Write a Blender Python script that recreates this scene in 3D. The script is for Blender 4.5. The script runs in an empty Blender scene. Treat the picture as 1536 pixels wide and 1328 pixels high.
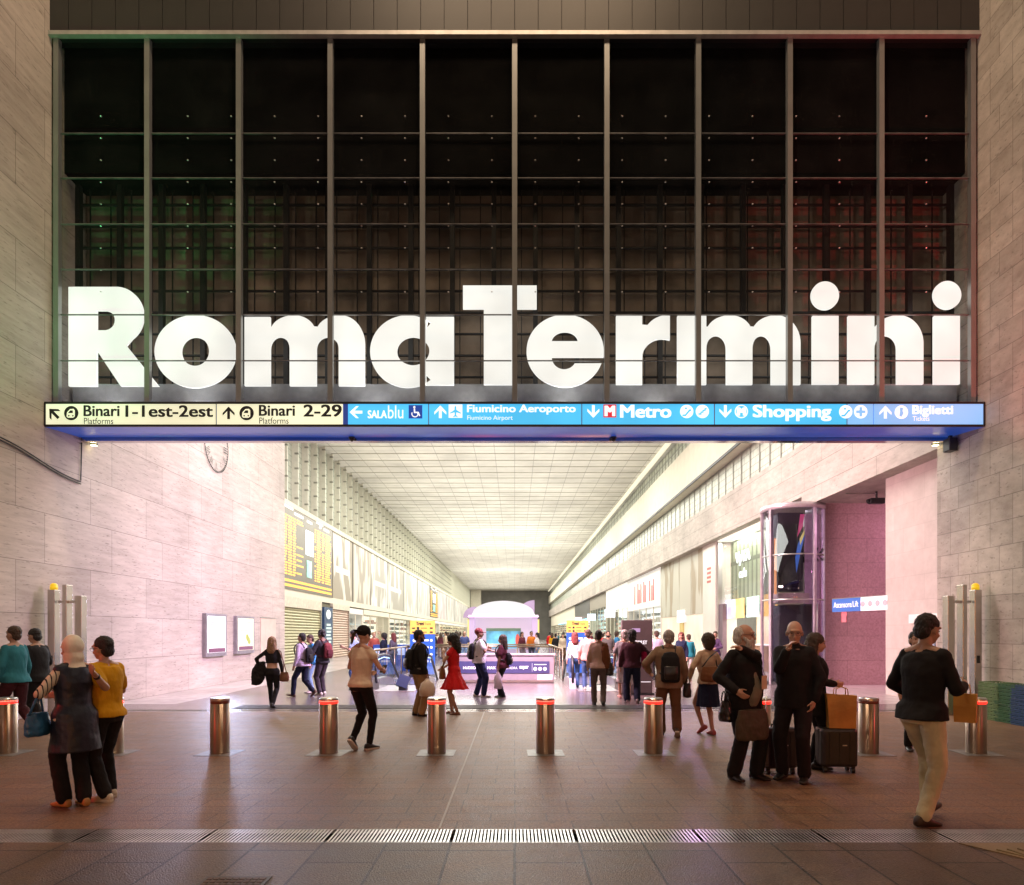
import bpy, bmesh, math, random
from mathutils import Vector, Matrix, Euler, noise
R = math.radians; PI = math.pi
random.seed(7)
C = bpy.context.scene.collection
sc = bpy.context.scene

# ------------------------------------------------------------------ camera, world, light, exposure
H = 1.65; F = 1024.0; U0 = 772.0; V0 = 950.0
def X(u, d): return (u-U0)*d/F
def Z(v, d): return H-(v-V0)*d/F
def DX(u, x): return x*F/(u-U0)          # depth at which a point of lateral position x shows in column u
cam = bpy.data.cameras.new('camera'); camo = bpy.data.objects.new('camera', cam); C.objects.link(camo)
camo.location = (0, 0, H); camo.rotation_euler = (R(90), 0, 0)
cam.sensor_width = 36; cam.lens = 24.0; cam.shift_x = -4/1536; cam.shift_y = 286/1536
cam.clip_start = .05; cam.clip_end = 1500
sc.camera = camo
sc.view_settings.view_transform = 'Standard'; sc.view_settings.look = 'None'
sc.view_settings.gamma = 1.0; sc.view_settings.exposure = 0.0; sc.view_settings.use_curve_mapping = False
w = bpy.data.worlds.new('World'); sc.world = w; w.use_nodes = True
nt = w.node_tree; bg = nt.nodes['Background']
sky = nt.nodes.new('ShaderNodeTexSky'); sky.sky_type = 'NISHITA'; sky.sun_disc = False
sky.sun_elevation = R(-4); sky.sun_rotation = R(200)
nt.links.new(sky.outputs[0], bg.inputs[0]); bg.inputs[1].default_value = 0.05
sc.cycles.use_denoising = True
try: sc.cycles.denoiser = 'OPENIMAGEDENOISE'
except Exception: pass
sc.cycles.max_bounces = 8; sc.cycles.diffuse_bounces = 4; sc.cycles.glossy_bounces = 4
sc.cycles.transparent_max_bounces = 16; sc.cycles.transmission_bounces = 6
sc.cycles.sample_clamp_indirect = 6.0
sc.cycles.caustics_reflective = False; sc.cycles.caustics_refractive = False

def area(name, loc, rot, sx, sy, power, col, spread=180):
    l = bpy.data.lights.new(name, 'AREA'); l.shape = 'RECTANGLE'; l.size = sx; l.size_y = sy
    l.energy = power; l.color = col; l.spread = R(spread)
    o = bpy.data.objects.new(name, l); C.objects.link(o); o.location = loc; o.rotation_euler = rot
    return o
def spot(name, loc, target, power, col, angle=60, blend=.6, size=.1):
    l = bpy.data.lights.new(name, 'SPOT'); l.energy = power; l.color = col; l.spot_size = R(angle); l.spot_blend = blend
    l.shadow_soft_size = size
    o = bpy.data.objects.new(name, l); C.objects.link(o); o.location = loc
    o.rotation_euler = (Vector(target)-Vector(loc)).to_track_quat('-Z', 'Y').to_euler()
    return o
HALL = (1, .972, .88)
for i in range(14): area('hall_downlight', (-1.3, 22+i*12, 13.3), (0, 0, 0), 14, 6, 2300, HALL)
for i in range(12): area('ceiling_fill', (-1.3, 44+i*12, 7.5), (R(180), 0, 0), 17, 9, 1150 if i in (3, 4, 7) else 640, (1, .975, .88), 170)  # added unseen area fills that brighten the ceiling from mid-air
# coloured lamps under the sign, washing the inside walls
area('violet_wash', (1.5, 17.5, 5.75), (R(60), 0, R(54)), 3.0, .25, 1100, (.90, .60, .96), 120)
area('pink_wash', (-1.5, 17.5, 5.75), (R(62), 0, R(-54)), 3.0, .25, 1350, (1, .54, .60), 112)
area('rose_lamp', (13.6, 19.2, 5.74), (R(25), 0, 0), 1.6, .3, 130, (1, .48, .72), 160)
# added fills without fixtures: high over the forecourt, on the walls, weak from behind
area('forecourt_fill', (-2.2, 8.8, 22), (R(-3), 0, R(0)), 3, 1.5, 930, (1, .72, .48))  # added overhead fill, lights the floor but hardly the people
area('forecourt_fill', (2.2, 8.8, 22), (R(-3), 0, R(0)), 3, 1.5, 960, (1, .70, .45))
spot('street_fill', (-7, -9, 9), (-3, 9.5, 0), 500, (1, .72, .50), 66, .9, .3)  # added weak frontal fill from behind the camera
spot('street_fill', (8, -8, 9), (3.5, 9.5, 0), 500, (1, .70, .47), 66, .9, .3)
spot('facade_fill', (0, -12, 6), (0, 14, 10.5), 700, (1, .86, .72), 62, .9, .4)  # added soft fill on the glass front and cladding
spot('wall_fill', (7.5, 1, 8), (-9.5, 11.5, 8), 3300, (1, .88, .79), 62, .9, .3)  # added fill that brightens the opposite side wall
spot('wall_fill', (-7.5, 1, 8), (9.5, 11.5, 8), 3300, (1, .88, .79), 62, .9, .3)
spot('green_light', (-8.9, 9.0, 2.5), (-8.3, 14.1, 9.5), 2200, (.05, 1, .3), 42, .9)
spot('red_light', (8.9, 9.0, 2.5), (8.3, 14.1, 9.0), 3000, (1, .04, .06), 46, .9)
area('amber_streak_light', (5, -13, 1.7), (R(90), 0, 0), 2.2, 3.2, 230, (1, .40, .08))  # added amber light behind the camera, streaks the bollard steel
area('blue_streak_light', (-10, -7, 2.2), (R(90), 0, R(-35)), 1.6, 3.2, 60, (.55, .72, 1))  # added blue light for the left bollards, no sign modelled
area('red_streak_light', (-2, -14, 1.7), (R(90), 0, 0), 2, 3.2, 140, (1, .16, .06))  # added red light behind the camera for bollard streaks
# light thrown over the paving by the white poster case
spot('poster_light', (-9.2, 21.6, 2.3), (-5.0, 9.5, 0), 700, (.58, .66, 1), 50, .5, .4)
spot('red_pool_light', (-9.3, 3.5, 3.2), (-5.2, 6.2, 0), 560, (1, .05, .04), 60, 1.0, .3)  # added spot for the red pool at lower left, no neon there
spot('rose_pool_light', (9.3, 4.5, 3.2), (4.6, 7.0, 0), 380, (1, .10, .12), 66, 1.0, .3)  # added spot for the pink pool on the right paving
spot('violet_pool_light', (6, 24, 4.5), (1.0, 9, 0), 500, (.8, .45, 1), 40, 1.0, .4)  # added spot that tints the paving violet
for x_, y_, p_, c_ in ((10, -12, 60, (1, .62, .14)), (-5, -12, 50, (.8, .9, 1)), (3, -13, 50, (1, .12, .05)), (-13, -8, 50, (.4, .6, 1)), (0.6, -12, 40, (1, .75, .35)), (-8, -11, 40, (1, .3, .1))):
    area('streak_strip', (x_, y_, 2.4), (R(90), 0, 0), .45, 4.4, p_, c_)  # added tall unseen strips, only for coloured streaks on the bollards


# ------------------------------------------------------------------ materials
MATS = {}
def nodes(name):
    m = bpy.data.materials.new(name); m.use_nodes = True
    return m, m.node_tree.nodes, m.node_tree.links, m.node_tree.nodes['Principled BSDF']
def pm(name, col, rough=.6, metal=0, var=.12, scale=6, bump=0, bscale=40, spec=.5, emit=0, ecol=None, stretch=None, rvar=0, dirt=None):
    """plain surface: base colour broken up by noise, optional bump"""
    if name in MATS: return MATS[name]
    m, N, L, B = nodes(name); MATS[name] = m
    tc = N.new('ShaderNodeTexCoord')
    src = tc.outputs['Object']
    if stretch:
        mp = N.new('ShaderNodeMapping'); mp.inputs['Scale'].default_value = stretch; L.new(src, mp.inputs[0]); src = mp.outputs[0]
    B.inputs['Roughness'].default_value = rough; B.inputs['Metallic'].default_value = metal
    B.inputs['Specular IOR Level'].default_value = spec
    c = Vector(col[:3])
    if var > 0:
        n = N.new('ShaderNodeTexNoise'); n.inputs['Scale'].default_value = scale; n.inputs['Detail'].default_value = 5
        L.new(src, n.inputs['Vector'])
        r = N.new('ShaderNodeValToRGB'); r.color_ramp.elements[0].position = .3; r.color_ramp.elements[1].position = .7
        r.color_ramp.elements[0].color = (*(c*(1-var)), 1)
        r.color_ramp.elements[1].color = (*[min(1, k*(1+var)) for k in c], 1)
        L.new(n.outputs[0], r.inputs[0]); L.new(r.outputs[0], B.inputs['Base Color'])
        if rvar:
            mr = N.new('ShaderNodeMapRange'); mr.inputs['To Min'].default_value = max(0, rough-rvar); mr.inputs['To Max'].default_value = rough+rvar
            L.new(n.outputs[0], mr.inputs[0]); L.new(mr.outputs[0], B.inputs['Roughness'])
    else: B.inputs['Base Color'].default_value = (*c, 1)
    if bump:
        n2 = N.new('ShaderNodeTexNoise'); n2.inputs['Scale'].default_value = bscale; n2.inputs['Detail'].default_value = 4
        L.new(src, n2.inputs['Vector'])
        b = N.new('ShaderNodeBump'); b.inputs['Strength'].default_value = bump; b.inputs['Distance'].default_value = .02
        L.new(n2.outputs[0], b.inputs['Height']); L.new(b.outputs[0], B.inputs['Normal'])
    if emit:
        B.inputs['Emission Color'].default_value = (*(ecol or col)[:3], 1); B.inputs['Emission Strength'].default_value = emit
    return m
def cloth(name, col, rough=.85, bump=.5, bscale=14, var=.15):
    return pm('cloth_'+name, col, rough, 0, var, 9, bump, bscale, spec=.25, stretch=(1, 1, .42))
def glass(name, tint=(.9, .95, .95), refl=.12, rough=.03):
    """thin pane: mostly see-through with a mirror part that grows at grazing angles"""
    if name in MATS: return MATS[name]
    m, N, L, B = nodes(name); MATS[name] = m
    t = N.new('ShaderNodeBsdfTransparent'); t.inputs[0].default_value = (*tint, 1)
    g = N.new('ShaderNodeBsdfGlossy'); g.inputs['Roughness'].default_value = rough; g.inputs[0].default_value = (.9, .95, 1, 1)
    f = N.new('ShaderNodeFresnel'); f.inputs[0].default_value = 1.5
    a = N.new('ShaderNodeMath'); a.operation = 'MULTIPLY_ADD'; a.inputs[1].default_value = .45; a.inputs[2].default_value = refl-.03
    a.use_clamp = True
    x = N.new('ShaderNodeMixShader'); L.new(f.outputs[0], a.inputs[0]); gm = N.new('ShaderNodeNewGeometry'); sb = N.new('ShaderNodeMath'); sb.operation = 'MULTIPLY'; iv = N.new('ShaderNodeMath'); iv.operation = 'SUBTRACT'; iv.inputs[0].default_value = 1; L.new(gm.outputs['Backfacing'], iv.inputs[1]); L.new(a.outputs[0], sb.inputs[0]); L.new(iv.outputs[0], sb.inputs[1]); L.new(sb.outputs[0], x.inputs[0])   # only the outer face mirrors
    L.new(t.outputs[0], x.inputs[1]); L.new(g.outputs[0], x.inputs[2]); L.new(x.outputs[0], N['Material Output'].inputs[0])
    return m
def em(name, col, strength, var=0, scale=3):
    if name in MATS: return MATS[name]
    m, N, L, B = nodes(name); MATS[name] = m
    B.inputs['Base Color'].default_value = (*[k*.6 for k in col], 1); B.inputs['Roughness'].default_value = .35
    B.inputs['Emission Color'].default_value = (*col, 1); B.inputs['Emission Strength'].default_value = strength
    if var:
        tc = N.new('ShaderNodeTexCoord'); n = N.new('ShaderNodeTexNoise'); n.inputs['Scale'].default_value = scale
        L.new(tc.outputs['Object'], n.inputs['Vector'])
        mr = N.new('ShaderNodeMapRange'); mr.inputs['From Min'].default_value = .3; mr.inputs['From Max'].default_value = .7
        mr.inputs['To Min'].default_value = strength*(1-var); mr.inputs['To Max'].default_value = strength*(1+var)
        L.new(n.outputs[0], mr.inputs[0]); L.new(mr.outputs[0], B.inputs['Emission Strength'])
    return m

# ------------------------------------------------------------------ mesh builder
class MB:
    def __init__(s): s.v = []; s.f = []
    def add(s, vs, fs):
        o = len(s.v); s.v += [tuple(p) for p in vs]; s.f += [tuple(i+o for i in f) for f in fs]; return s
    def box(s, c, size, M=None):
        x, y, z = [k/2 for k in size]; c = Vector(c)
        vs = [Vector((sx*x, sy*y, sz*z)) for sz in (-1, 1) for sy in (-1, 1) for sx in (-1, 1)]
        if M: vs = [M @ p for p in vs]
        return s.add([p+c for p in vs], [(0, 2, 3, 1), (4, 5, 7, 6), (0, 1, 5, 4), (2, 6, 7, 3), (0, 4, 6, 2), (1, 3, 7, 5)])
    def bb(s, x0, x1, y0, y1, z0, z1): return s.box(((x0+x1)/2, (y0+y1)/2, (z0+z1)/2), (abs(x1-x0), abs(y1-y0), abs(z1-z0)))
    def quad(s, a, b, c, d): return s.add([a, b, c, d], [(0, 1, 2, 3)])
    def loft(s, rings, caps=True):
        n = len(rings[0]); vs = [p for r in rings for p in r]; fs = []
        for i in range(len(rings)-1):
            for j in range(n):
                k = (j+1) % n; fs.append((i*n+j, i*n+k, (i+1)*n+k, (i+1)*n+j))
        if caps: fs.append(tuple(reversed(range(n)))); fs.append(tuple((len(rings)-1)*n+j for j in range(n)))
        return s.add(vs, fs)
    def rings(s, spec, n=16, caps=True, M=None):
        """spec: (cx,cy,z,rx,ry) horizontal ellipses"""
        rr = []
        for cx, cy, z, rx, ry in spec:
            r = [Vector((cx+rx*math.cos(2*PI*j/n), cy+ry*math.sin(2*PI*j/n), z)) for j in range(n)]
            rr.append([M @ p for p in r] if M else r)
        return s.loft(rr, caps)
    def cap(s, p0, p1, r0, r1, n=12, hem=3, fl=1.0, ref=None):
        """tapered capsule from p0 to p1; fl flattens along ref"""
        p0 = Vector(p0); p1 = Vector(p1); d = p1-p0; L = d.length or 1e-6; d = d/L
        a = Vector(ref) if ref else (Vector((1, 0, 0)) if abs(d.x) < .8 else Vector((0, 1, 0)))
        b = (a-d*a.dot(d)).normalized(); c = d.cross(b)
        rr = []
        for i in range(hem+1):
            t = PI/2*(1-i/hem)*.98; rr.append((p0-d*(r0*math.sin(t)), r0*math.cos(t)))
        for i in range(hem+1):
            t = PI/2*(i/hem)*.98; rr.append((p1+d*(r1*math.sin(t)), r1*math.cos(t)))
        R_ = [[q+b*(r*fl*math.cos(2*PI*j/n))+c*(r*math.sin(2*PI*j/n)) for j in range(n)] for q, r in rr]
        return s.loft(R_)
    def cyl(s, p0, p1, r0, r1=None, n=20):
        p0 = Vector(p0); p1 = Vector(p1); r1 = r0 if r1 is None else r1; d = (p1-p0).normalized()
        a = Vector((1, 0, 0)) if abs(d.x) < .8 else Vector((0, 1, 0)); b = (a-d*a.dot(d)).normalized(); c = d.cross(b)
        return s.loft([[q+b*(r*math.cos(2*PI*j/n))+c*(r*math.sin(2*PI*j/n)) for j in range(n)] for q, r in ((p0, r0), (p1, r1))])
    def ell(s, c, r, M=None, n=14, m=9):
        c = Vector(c); rr = []
        for i in range(m+1):
            t = -PI/2*.985+PI*.985*i/m
            ring = [Vector((r[0]*math.cos(t)*math.cos(2*PI*j/n), r[1]*math.cos(t)*math.sin(2*PI*j/n), r[2]*math.sin(t))) for j in range(n)]
            rr.append([c+(M @ p if M else p) for p in ring])
        return s.loft(rr)
    def tube(s, pts, r, n=10):
        pts = [Vector(p) for p in pts]; rr = []; up = None
        for i, p in enumerate(pts):
            d = (pts[min(i+1, len(pts)-1)]-pts[max(i-1, 0)]).normalized()
            if up is None: up = Vector((0, 0, 1)) if abs(d.z) < .9 else Vector((1, 0, 0))
            b = (up-d*up.dot(d)).normalized(); c = d.cross(b); up = b
            q = r[i] if isinstance(r, (list, tuple)) else r
            rr.append([p+b*(q*math.cos(2*PI*j/n))+c*(q*math.sin(2*PI*j/n)) for j in range(n)])
        return s.loft(rr)
    def prism(s, poly, y0, y1):
        """poly in (x,z), extruded along y"""
        n = len(poly); vs = [(x, y0, z) for x, z in poly]+[(x, y1, z) for x, z in poly]
        fs = [tuple(range(n)), tuple(reversed(range(n, 2*n)))]+[(i, i+n, (i+1) % n+n, (i+1) % n) for i in range(n)]
        return s.add(vs, fs)
    def xf(s, M): s.v = [tuple(M @ Vector(p)) for p in s.v]; return s
    def mesh(s, name):
        me = bpy.data.meshes.new(name); me.from_pydata(s.v, [], s.f); me.update()
        bm = bmesh.new(); bm.from_mesh(me); bmesh.ops.recalc_face_normals(bm, faces=bm.faces); bm.to_mesh(me); bm.free()
        return me
    def build(s, name, mat, parent=None, smooth=False, bevel=0):
        me = s.mesh(name); me.materials.append(mat)
        o = bpy.data.objects.new(name, me); C.objects.link(o)
        if parent: o.parent = parent
        if smooth: me.polygons.foreach_set('use_smooth', [True]*len(me.polygons))
        if bevel:
            b = o.modifiers.new('b', 'BEVEL'); b.width = bevel; b.segments = 2; b.limit_method = 'ANGLE'; BAKE.append(o)
        return o
    def soft(s, name, mat, parent, voxel=.014, sm=4, disp=0, dsize=.12, sub=False):
        """union of the overlapping closed pieces as one continuous skin"""
        me = s.mesh(name); me.materials.append(mat)
        o = bpy.data.objects.new(name, me); C.objects.link(o); o.parent = parent
        r = o.modifiers.new('r', 'REMESH'); r.mode = 'VOXEL'; r.voxel_size = voxel; r.use_smooth_shade = True
        if sm: q = o.modifiers.new('s', 'SMOOTH'); q.factor = .5; q.iterations = sm
        if disp:
            d = o.modifiers.new('d', 'DISPLACE'); d.strength = disp; d.mid_level = .5; d.texture = clouds(dsize); d.texture_coords = 'LOCAL'
        BAKE.append(o)
        return o
BAKE = []; TXT = []
def clouds(size):
    n = 'clouds%.3f' % size
    t = bpy.data.textures.get(n)
    if not t: t = bpy.data.textures.new(n, 'CLOUDS'); t.noise_scale = size; t.noise_depth = 2
    return t
def thing(name, label, cat, loc=(0, 0, 0), rz=0, group=None):
    o = bpy.data.objects.new(name, None); C.objects.link(o); o.location = loc; o.rotation_euler = (0, 0, rz)
    o.empty_display_size = .2
    return tag(o, label, cat, group)
def tag(o, label, cat, group=None):
    o['label'] = label; o['category'] = cat
    if group: o['group'] = group
    return o
def struct(o, label=None, cat=None):
    o['kind'] = 'structure'
    if label: o['label'] = label; o['category'] = cat or 'ground'
    return o
def copy_tree(o, parent=None):
    c = o.copy(); C.objects.link(c)
    if parent: c.parent = parent
    for ch in list(o.children): copy_tree(ch, c)
    return c
def text(s, box, mat, parent, M, bold=0.0, name='lettering', depth=.004, keep=False):
    """text whose ink fills box=(x0,y0,x1,y1) of the plane given by M (x right, y up, z out)"""
    cu = bpy.data.curves.new(name, 'FONT'); cu.body = s; cu.size = 1; o_b = bold; cu.extrude = 0; cu.resolution_u = 4
    o = bpy.data.objects.new(name+'_t', cu); C.objects.link(o); TXT.append((o, box, mat, parent, M, name, depth, keep, bold))
def flush_text():
    dg = bpy.context.evaluated_depsgraph_get()
    for o, box, mat, parent, M, name, depth, keep, bold in TXT:
        me = bpy.data.meshes.new_from_object(o.evaluated_get(dg)); me.name = name
        xs = [v.co.x for v in me.vertices]; ys = [v.co.y for v in me.vertices]
        x0, x1, y0, y1 = min(xs), max(xs), min(ys), max(ys)
        sy = (box[3]-box[1])/(y1-y0); sx = (box[2]-box[0])/(x1-x0) if box[2] is not None else sy
        if keep: sx = min(sx, sy)
        flat_ = [(box[0]+(v.co.x-x0)*sx, box[1]+(v.co.y-y0)*sy) for v in me.vertices]; fs = [tuple(p.vertices) for p in me.polygons]; q = MB()
        k = bold*sx*1.6
        for i, dx in enumerate((0, -k, k, -k*.5, k*.5) if bold else (0,)):
            for dy in ((-k*.45, k*.45) if bold else (0,)): q.add([M @ Vector((a+dx, b+dy, depth+.0004*i+(.0002 if dy > 0 else 0))) for a, b in flat_], fs)
        me = bpy.data.meshes.new(name); me.from_pydata(q.v, [], q.f)
        me.materials.clear(); me.materials.append(mat)
        n = bpy.data.objects.new(name, me); C.objects.link(n); n.parent = parent
        cu = o.data; bpy.data.objects.remove(o); bpy.data.curves.remove(cu)
    TXT.clear()
def bake_all():
    dg = bpy.context.evaluated_depsgraph_get(); done = []
    for o in BAKE: done.append((o, bpy.data.meshes.new_from_object(o.evaluated_get(dg))))
    for o, me in done:
        old = o.data; o.modifiers.clear(); me.name = old.name; o.data = me
        if old.users == 0: bpy.data.meshes.remove(old)
    BAKE.clear()
def front(x, y, z): return Matrix.Translation((x, y, z)) @ Matrix.Rotation(R(90), 4, 'X')                       # faces the camera
def facing_right(x, y, z): return Matrix.Translation((x, y, z)) @ Euler((R(90), 0, R(90))).to_matrix().to_4x4()   # on a left wall, reads along +y
def facing_left(x, y, z): return Matrix.Translation((x, y, z)) @ Euler((R(90), 0, R(-90))).to_matrix().to_4x4()
# ------------------------------------------------------------------ people
SKIN = {'light': (.50, .30, .22), 'tan': (.38, .22, .15), 'brown': (.22, .12, .075), 'dark': (.10, .055, .038)}
for k, v in SKIN.items(): pm('skin_'+k, v, .5, 0, .08, 12, .1, 60, spec=.4)
HAIR = {'black': (.012, .010, .010), 'brown': (.05, .028, .016), 'blond': (.28, .17, .09), 'grey': (.33, .31, .29), 'white': (.62, .60, .57), 'auburn': (.13, .022, .018), 'red': (.2, .05, .05)}
for k, v in HAIR.items(): pm('hair_'+k, v, .55, 0, .35, 30, .9, 45, stretch=(3, 3, .5))
pm('eye_dark', (.02, .015, .012), .15, 0, 0); pm('lip', (.35, .12, .10), .45, 0, .05)
TOR = {'m': [(.84, .150, .105, 0), (.95, .160, .115, 0), (1.05, .147, .108, .005), (1.18, .162, .118, .008), (1.32, .180, .120, .004), (1.41, .168, .098, -.004), (1.46, .095, .075, -.01)],
       'f': [(.84, .158, .112, -.008), (.95, .168, .122, -.010), (1.07, .128, .100, .004), (1.18, .140, .110, .012), (1.28, .150, .128, .016), (1.38, .148, .092, 0), (1.445, .085, .068, -.01)]}
def lerp_ring(T, z):
    if z <= T[0][0]: return T[0][1:]
    for a, b in zip(T, T[1:]):
        if z <= b[0]:
            t = (z-a[0])/(b[0]-a[0]); return [a[i]*(1-t)+b[i]*t for i in (1, 2, 3)]
    return T[-1][1:]
def ik(S, T, a, b, pole):
    d = T-S; L = min(d.length, (a+b)*.995); n = d.normalized(); T = S+n*L
    x = (a*a-b*b+L*L)/(2*L); h = math.sqrt(max(0, a*a-x*x))
    p = pole-n*pole.dot(n); p = p.normalized() if p.length > 1e-4 else Vector((0, 1, 0))
    return S+n*x+p*h, T
class Fig: pass
def person(label, x, y, h, face, sex='m', skin='light', lean=2, head=(0, 0), feet=None, armL=None, armR=None, poleL=None, poleR=None,
           belly=0, top=None, bottom=None, shoes=(.02, .02, .022), sole=None, hair='short', hcol='brown', beard=None, glasses=False,
           near=1, group=None, curl=.8, wide=1.0, features=True, under=None, barefoot=False, seed=0):
    """a standing or walking figure, 1.75 units tall before scaling; forward = local +y, right = +x"""
    s = h/1.75; vx = {2: .0085, 1: .0125, 0: .022}[near]
    root = thing('person', label, 'person', (x, y, FLOOR(y)), R(face), group)
    f = Fig(); f.root = root; f.s = s
    T = TOR[sex]; sw = .190 if sex == 'm' else .160; sw *= wide
    feet = feet or ((-.10, .0, 0, 0), (.10, .02, 0, 0))
    # pelvis drops until the planted feet reach
    pz = .93
    for fx, fy, lift, pit in feet:
        if lift < .12:
            q = .862**2-fy*fy-(abs(fx)-.09)**2; pz = min(pz, .085+lift+math.sqrt(max(.2, q)))
    dz = pz-.93; tl = math.tan(R(lean))
    def sp(z): return max(0, z-.93)*tl
    def tp(p): return Vector((p[0], p[1]+sp(p[2]), p[2]+dz))
    hips = [tp((-.09, 0, .92)), tp((.09, 0, .92))]; legs = []
    for i in (0, 1):
        fx, fy, lift, pit = feet[i]
        k, a = ik(hips[i], Vector((fx, fy, .085+lift)), .445, .425, Vector((.15*(i*2-1), 1, 0)))
        legs.append((hips[i], k, a, pit))
    def toloc(p): return Matrix.Rotation(-R(face), 3, 'Z') @ (Vector((X(p[1], p[3])-x, p[3]-y, Z(p[2], p[3])))/s)
    arms = []; UA, FA = .285, .255
    for i, (tg, pl) in enumerate(((armL, poleL), (armR, poleR))):
        sg = i*2-1; S = tp((sg*sw, -.005, 1.415))
        if tg is None: W = S+Vector((sg*.07, .06, -.52)); pl = pl or (sg*.25, -1, 0)
        elif tg[0] == 'w': W = toloc(tg)
        else: W = Vector(tg); W.z += dz
        if pl and pl[0] == 'w': pl = toloc(pl)-S.lerp(W, .5)
        if tg is not None: pl = pl or (sg*.9, -.5, -.7)
        e, W = ik(S, W, UA, FA, Vector(pl)); arms.append((S, e, W))
    f.legs = legs; f.arms = arms; f.tp = tp; f.dz = dz
    # head frame
    hp = tp((0, -.008, 1.50)); HM = Matrix.Translation(hp) @ Euler((R(-head[1]), 0, R(head[0])), 'ZXY').to_matrix().to_4x4() if False else \
        Matrix.Translation(hp) @ Matrix.Rotation(R(head[0]), 4, 'Z') @ Matrix.Rotation(R(-head[1]), 4, 'X')
    def hd(p): return HM @ ((Vector(p)-Vector((0, 0, 1.50)))*1.075+Vector((0, 0, -.022)))
    HR = HM.to_3x3()*1.075; f.hd = hd
    S_ = Matrix.Scale(s, 4)
    # ---- body: one continuous skin
    b = MB()
    b.rings([(0, r[2]+sp(z)+0, z+dz, r[0]*.94*(wide if z > 1.1 else 1), r[1]*.94+belly*math.exp(-((z-1.06)/.12)**2)*.6) for z in (.84, .9, .97, 1.05, 1.12, 1.2, 1.28, 1.35, 1.41, 1.455) for r in [lerp_ring(T, z)]], 18)
    b.cap(tp((0, -.012, 1.42)), hd((0, .0, 1.57)), .060 if sex == 'm' else .05, .052 if sex == 'm' else .045)
    for sg in (-1, 1): b.cap(tp((sg*.03, -.03, 1.475)), tp((sg*sw*.86, -.012, 1.43)), .045, .042)      # trapezius
    b.ell(hd((0, -.004, 1.672)), (.074, .094, .094), HR, 18, 12)
    b.ell(hd((0, .034, 1.618)), (.060, .062, .072), HR, 16, 10)
    b.ell(hd((0, .058, 1.572)), (.036, .032, .028), HR)                      # chin
    if near:
        b.cap(hd((0, .088, 1.660)), hd((0, .112, 1.618)), .009, .015, 8)       # nose
        b.ell(hd((0, .088, 1.685)), (.055, .014, .012), HR)                    # brow
        for sg in (-1, 1):
            b.ell(hd((sg*.077, .0, 1.635)), (.010, .018, .032), HR, 10, 7)     # ears
            b.ell(hd((sg*.036, .07, 1.618)), (.022, .018, .018), HR)           # cheeks
        b.ell(hd((0, .090, 1.592)), (.024, .010, .010), HR)                    # lips
    for i, (hp_, k, a, pit) in enumerate(legs):
        sg = i*2-1
        b.cap(hp_, k, .088 if sex == 'm' else .086, .054, 14); b.cap(k, a, .052, .034, 14)
        m = k.lerp(a, .3); b.ell(m+Vector((0, -.018, 0)), (.044, .046, .10))
        Mf = Matrix.Translation(a) @ Matrix.Rotation(R(-8*sg), 4, 'Z') @ Matrix.Rotation(R(-pit), 4, 'X')
        b.cap(Mf @ Vector((0, -.04, -.048)), Mf @ Vector((0, .12, -.062)), .030, .022, 10)
        if barefoot: b.ell(Mf @ Vector((0, .12, -.062)), (.040, .05, .02))
    for i, (S, e, W) in enumerate(arms):
        sg = i*2-1; th = 1 if sex == 'm' else .84
        b.cap(S+Vector((-sg*.03, 0, -.0)), e, .056*th, .040*th); b.cap(e, W, .041*th, .027*th)
        d = (W-e).normalized(); n = Vector((-sg, 0, 0)); n = n-d*n.dot(d)
        if n.length < .2: n = Vector((0, 0, 1))-d*d.z
        n.normalize(); t = d.cross(n)*1.0
        if t.y*1.0+t.z < 0 : t = -t                                            # thumb side: forward / up
        Q = lambda p: W+t*p[0]+n*p[1]+d*p[2]
        b.cap(Q((.012, 0, .02)), Q((.012, .002, .075)), .026, .024, 10, fl=1, ref=t); b.cap(Q((-.014, 0, .02)), Q((-.016, .002, .072)), .024, .021, 10)
        if near == 2:
            for j, (off, ln) in enumerate(((.031, .072), (.010, .080), (-.011, .074), (-.031, .058))):
                a0 = Q((off, 0, .088)); c1 = curl*(.55+.1*j)
                p1 = a0+(d*math.cos(c1*.6)+n*math.sin(c1*.6))*ln*.5; p2 = p1+(d*math.cos(c1*1.7)+n*math.sin(c1*1.7))*ln*.52
                b.cap(a0, p1, .0092, .0085, 8, 2); b.cap(p1, p2, .0085, .0072, 8, 2)
            a0 = Q((.030, .004, .03)); p1 = a0+t*.028+d*.030+n*.012; p2 = p1+d*.028+n*.018+t*.004
            b.cap(a0, p1, .0115, .010, 8, 2); b.cap(p1, p2, .0095, .008, 8, 2)
        elif near == 1:
            b.ell(Q((0, .012, .115)), (.038, .024, .045), Matrix((t, n, d)).transposed()); b.cap(Q((.03, 0, .04)), Q((.045, .02, .09)), .011, .009, 8, 2)
    b.xf(S_); f.body = b.soft('body', MATS['skin_'+skin], root, vx*s if near else .02, 3 if near == 2 else 2)
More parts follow.
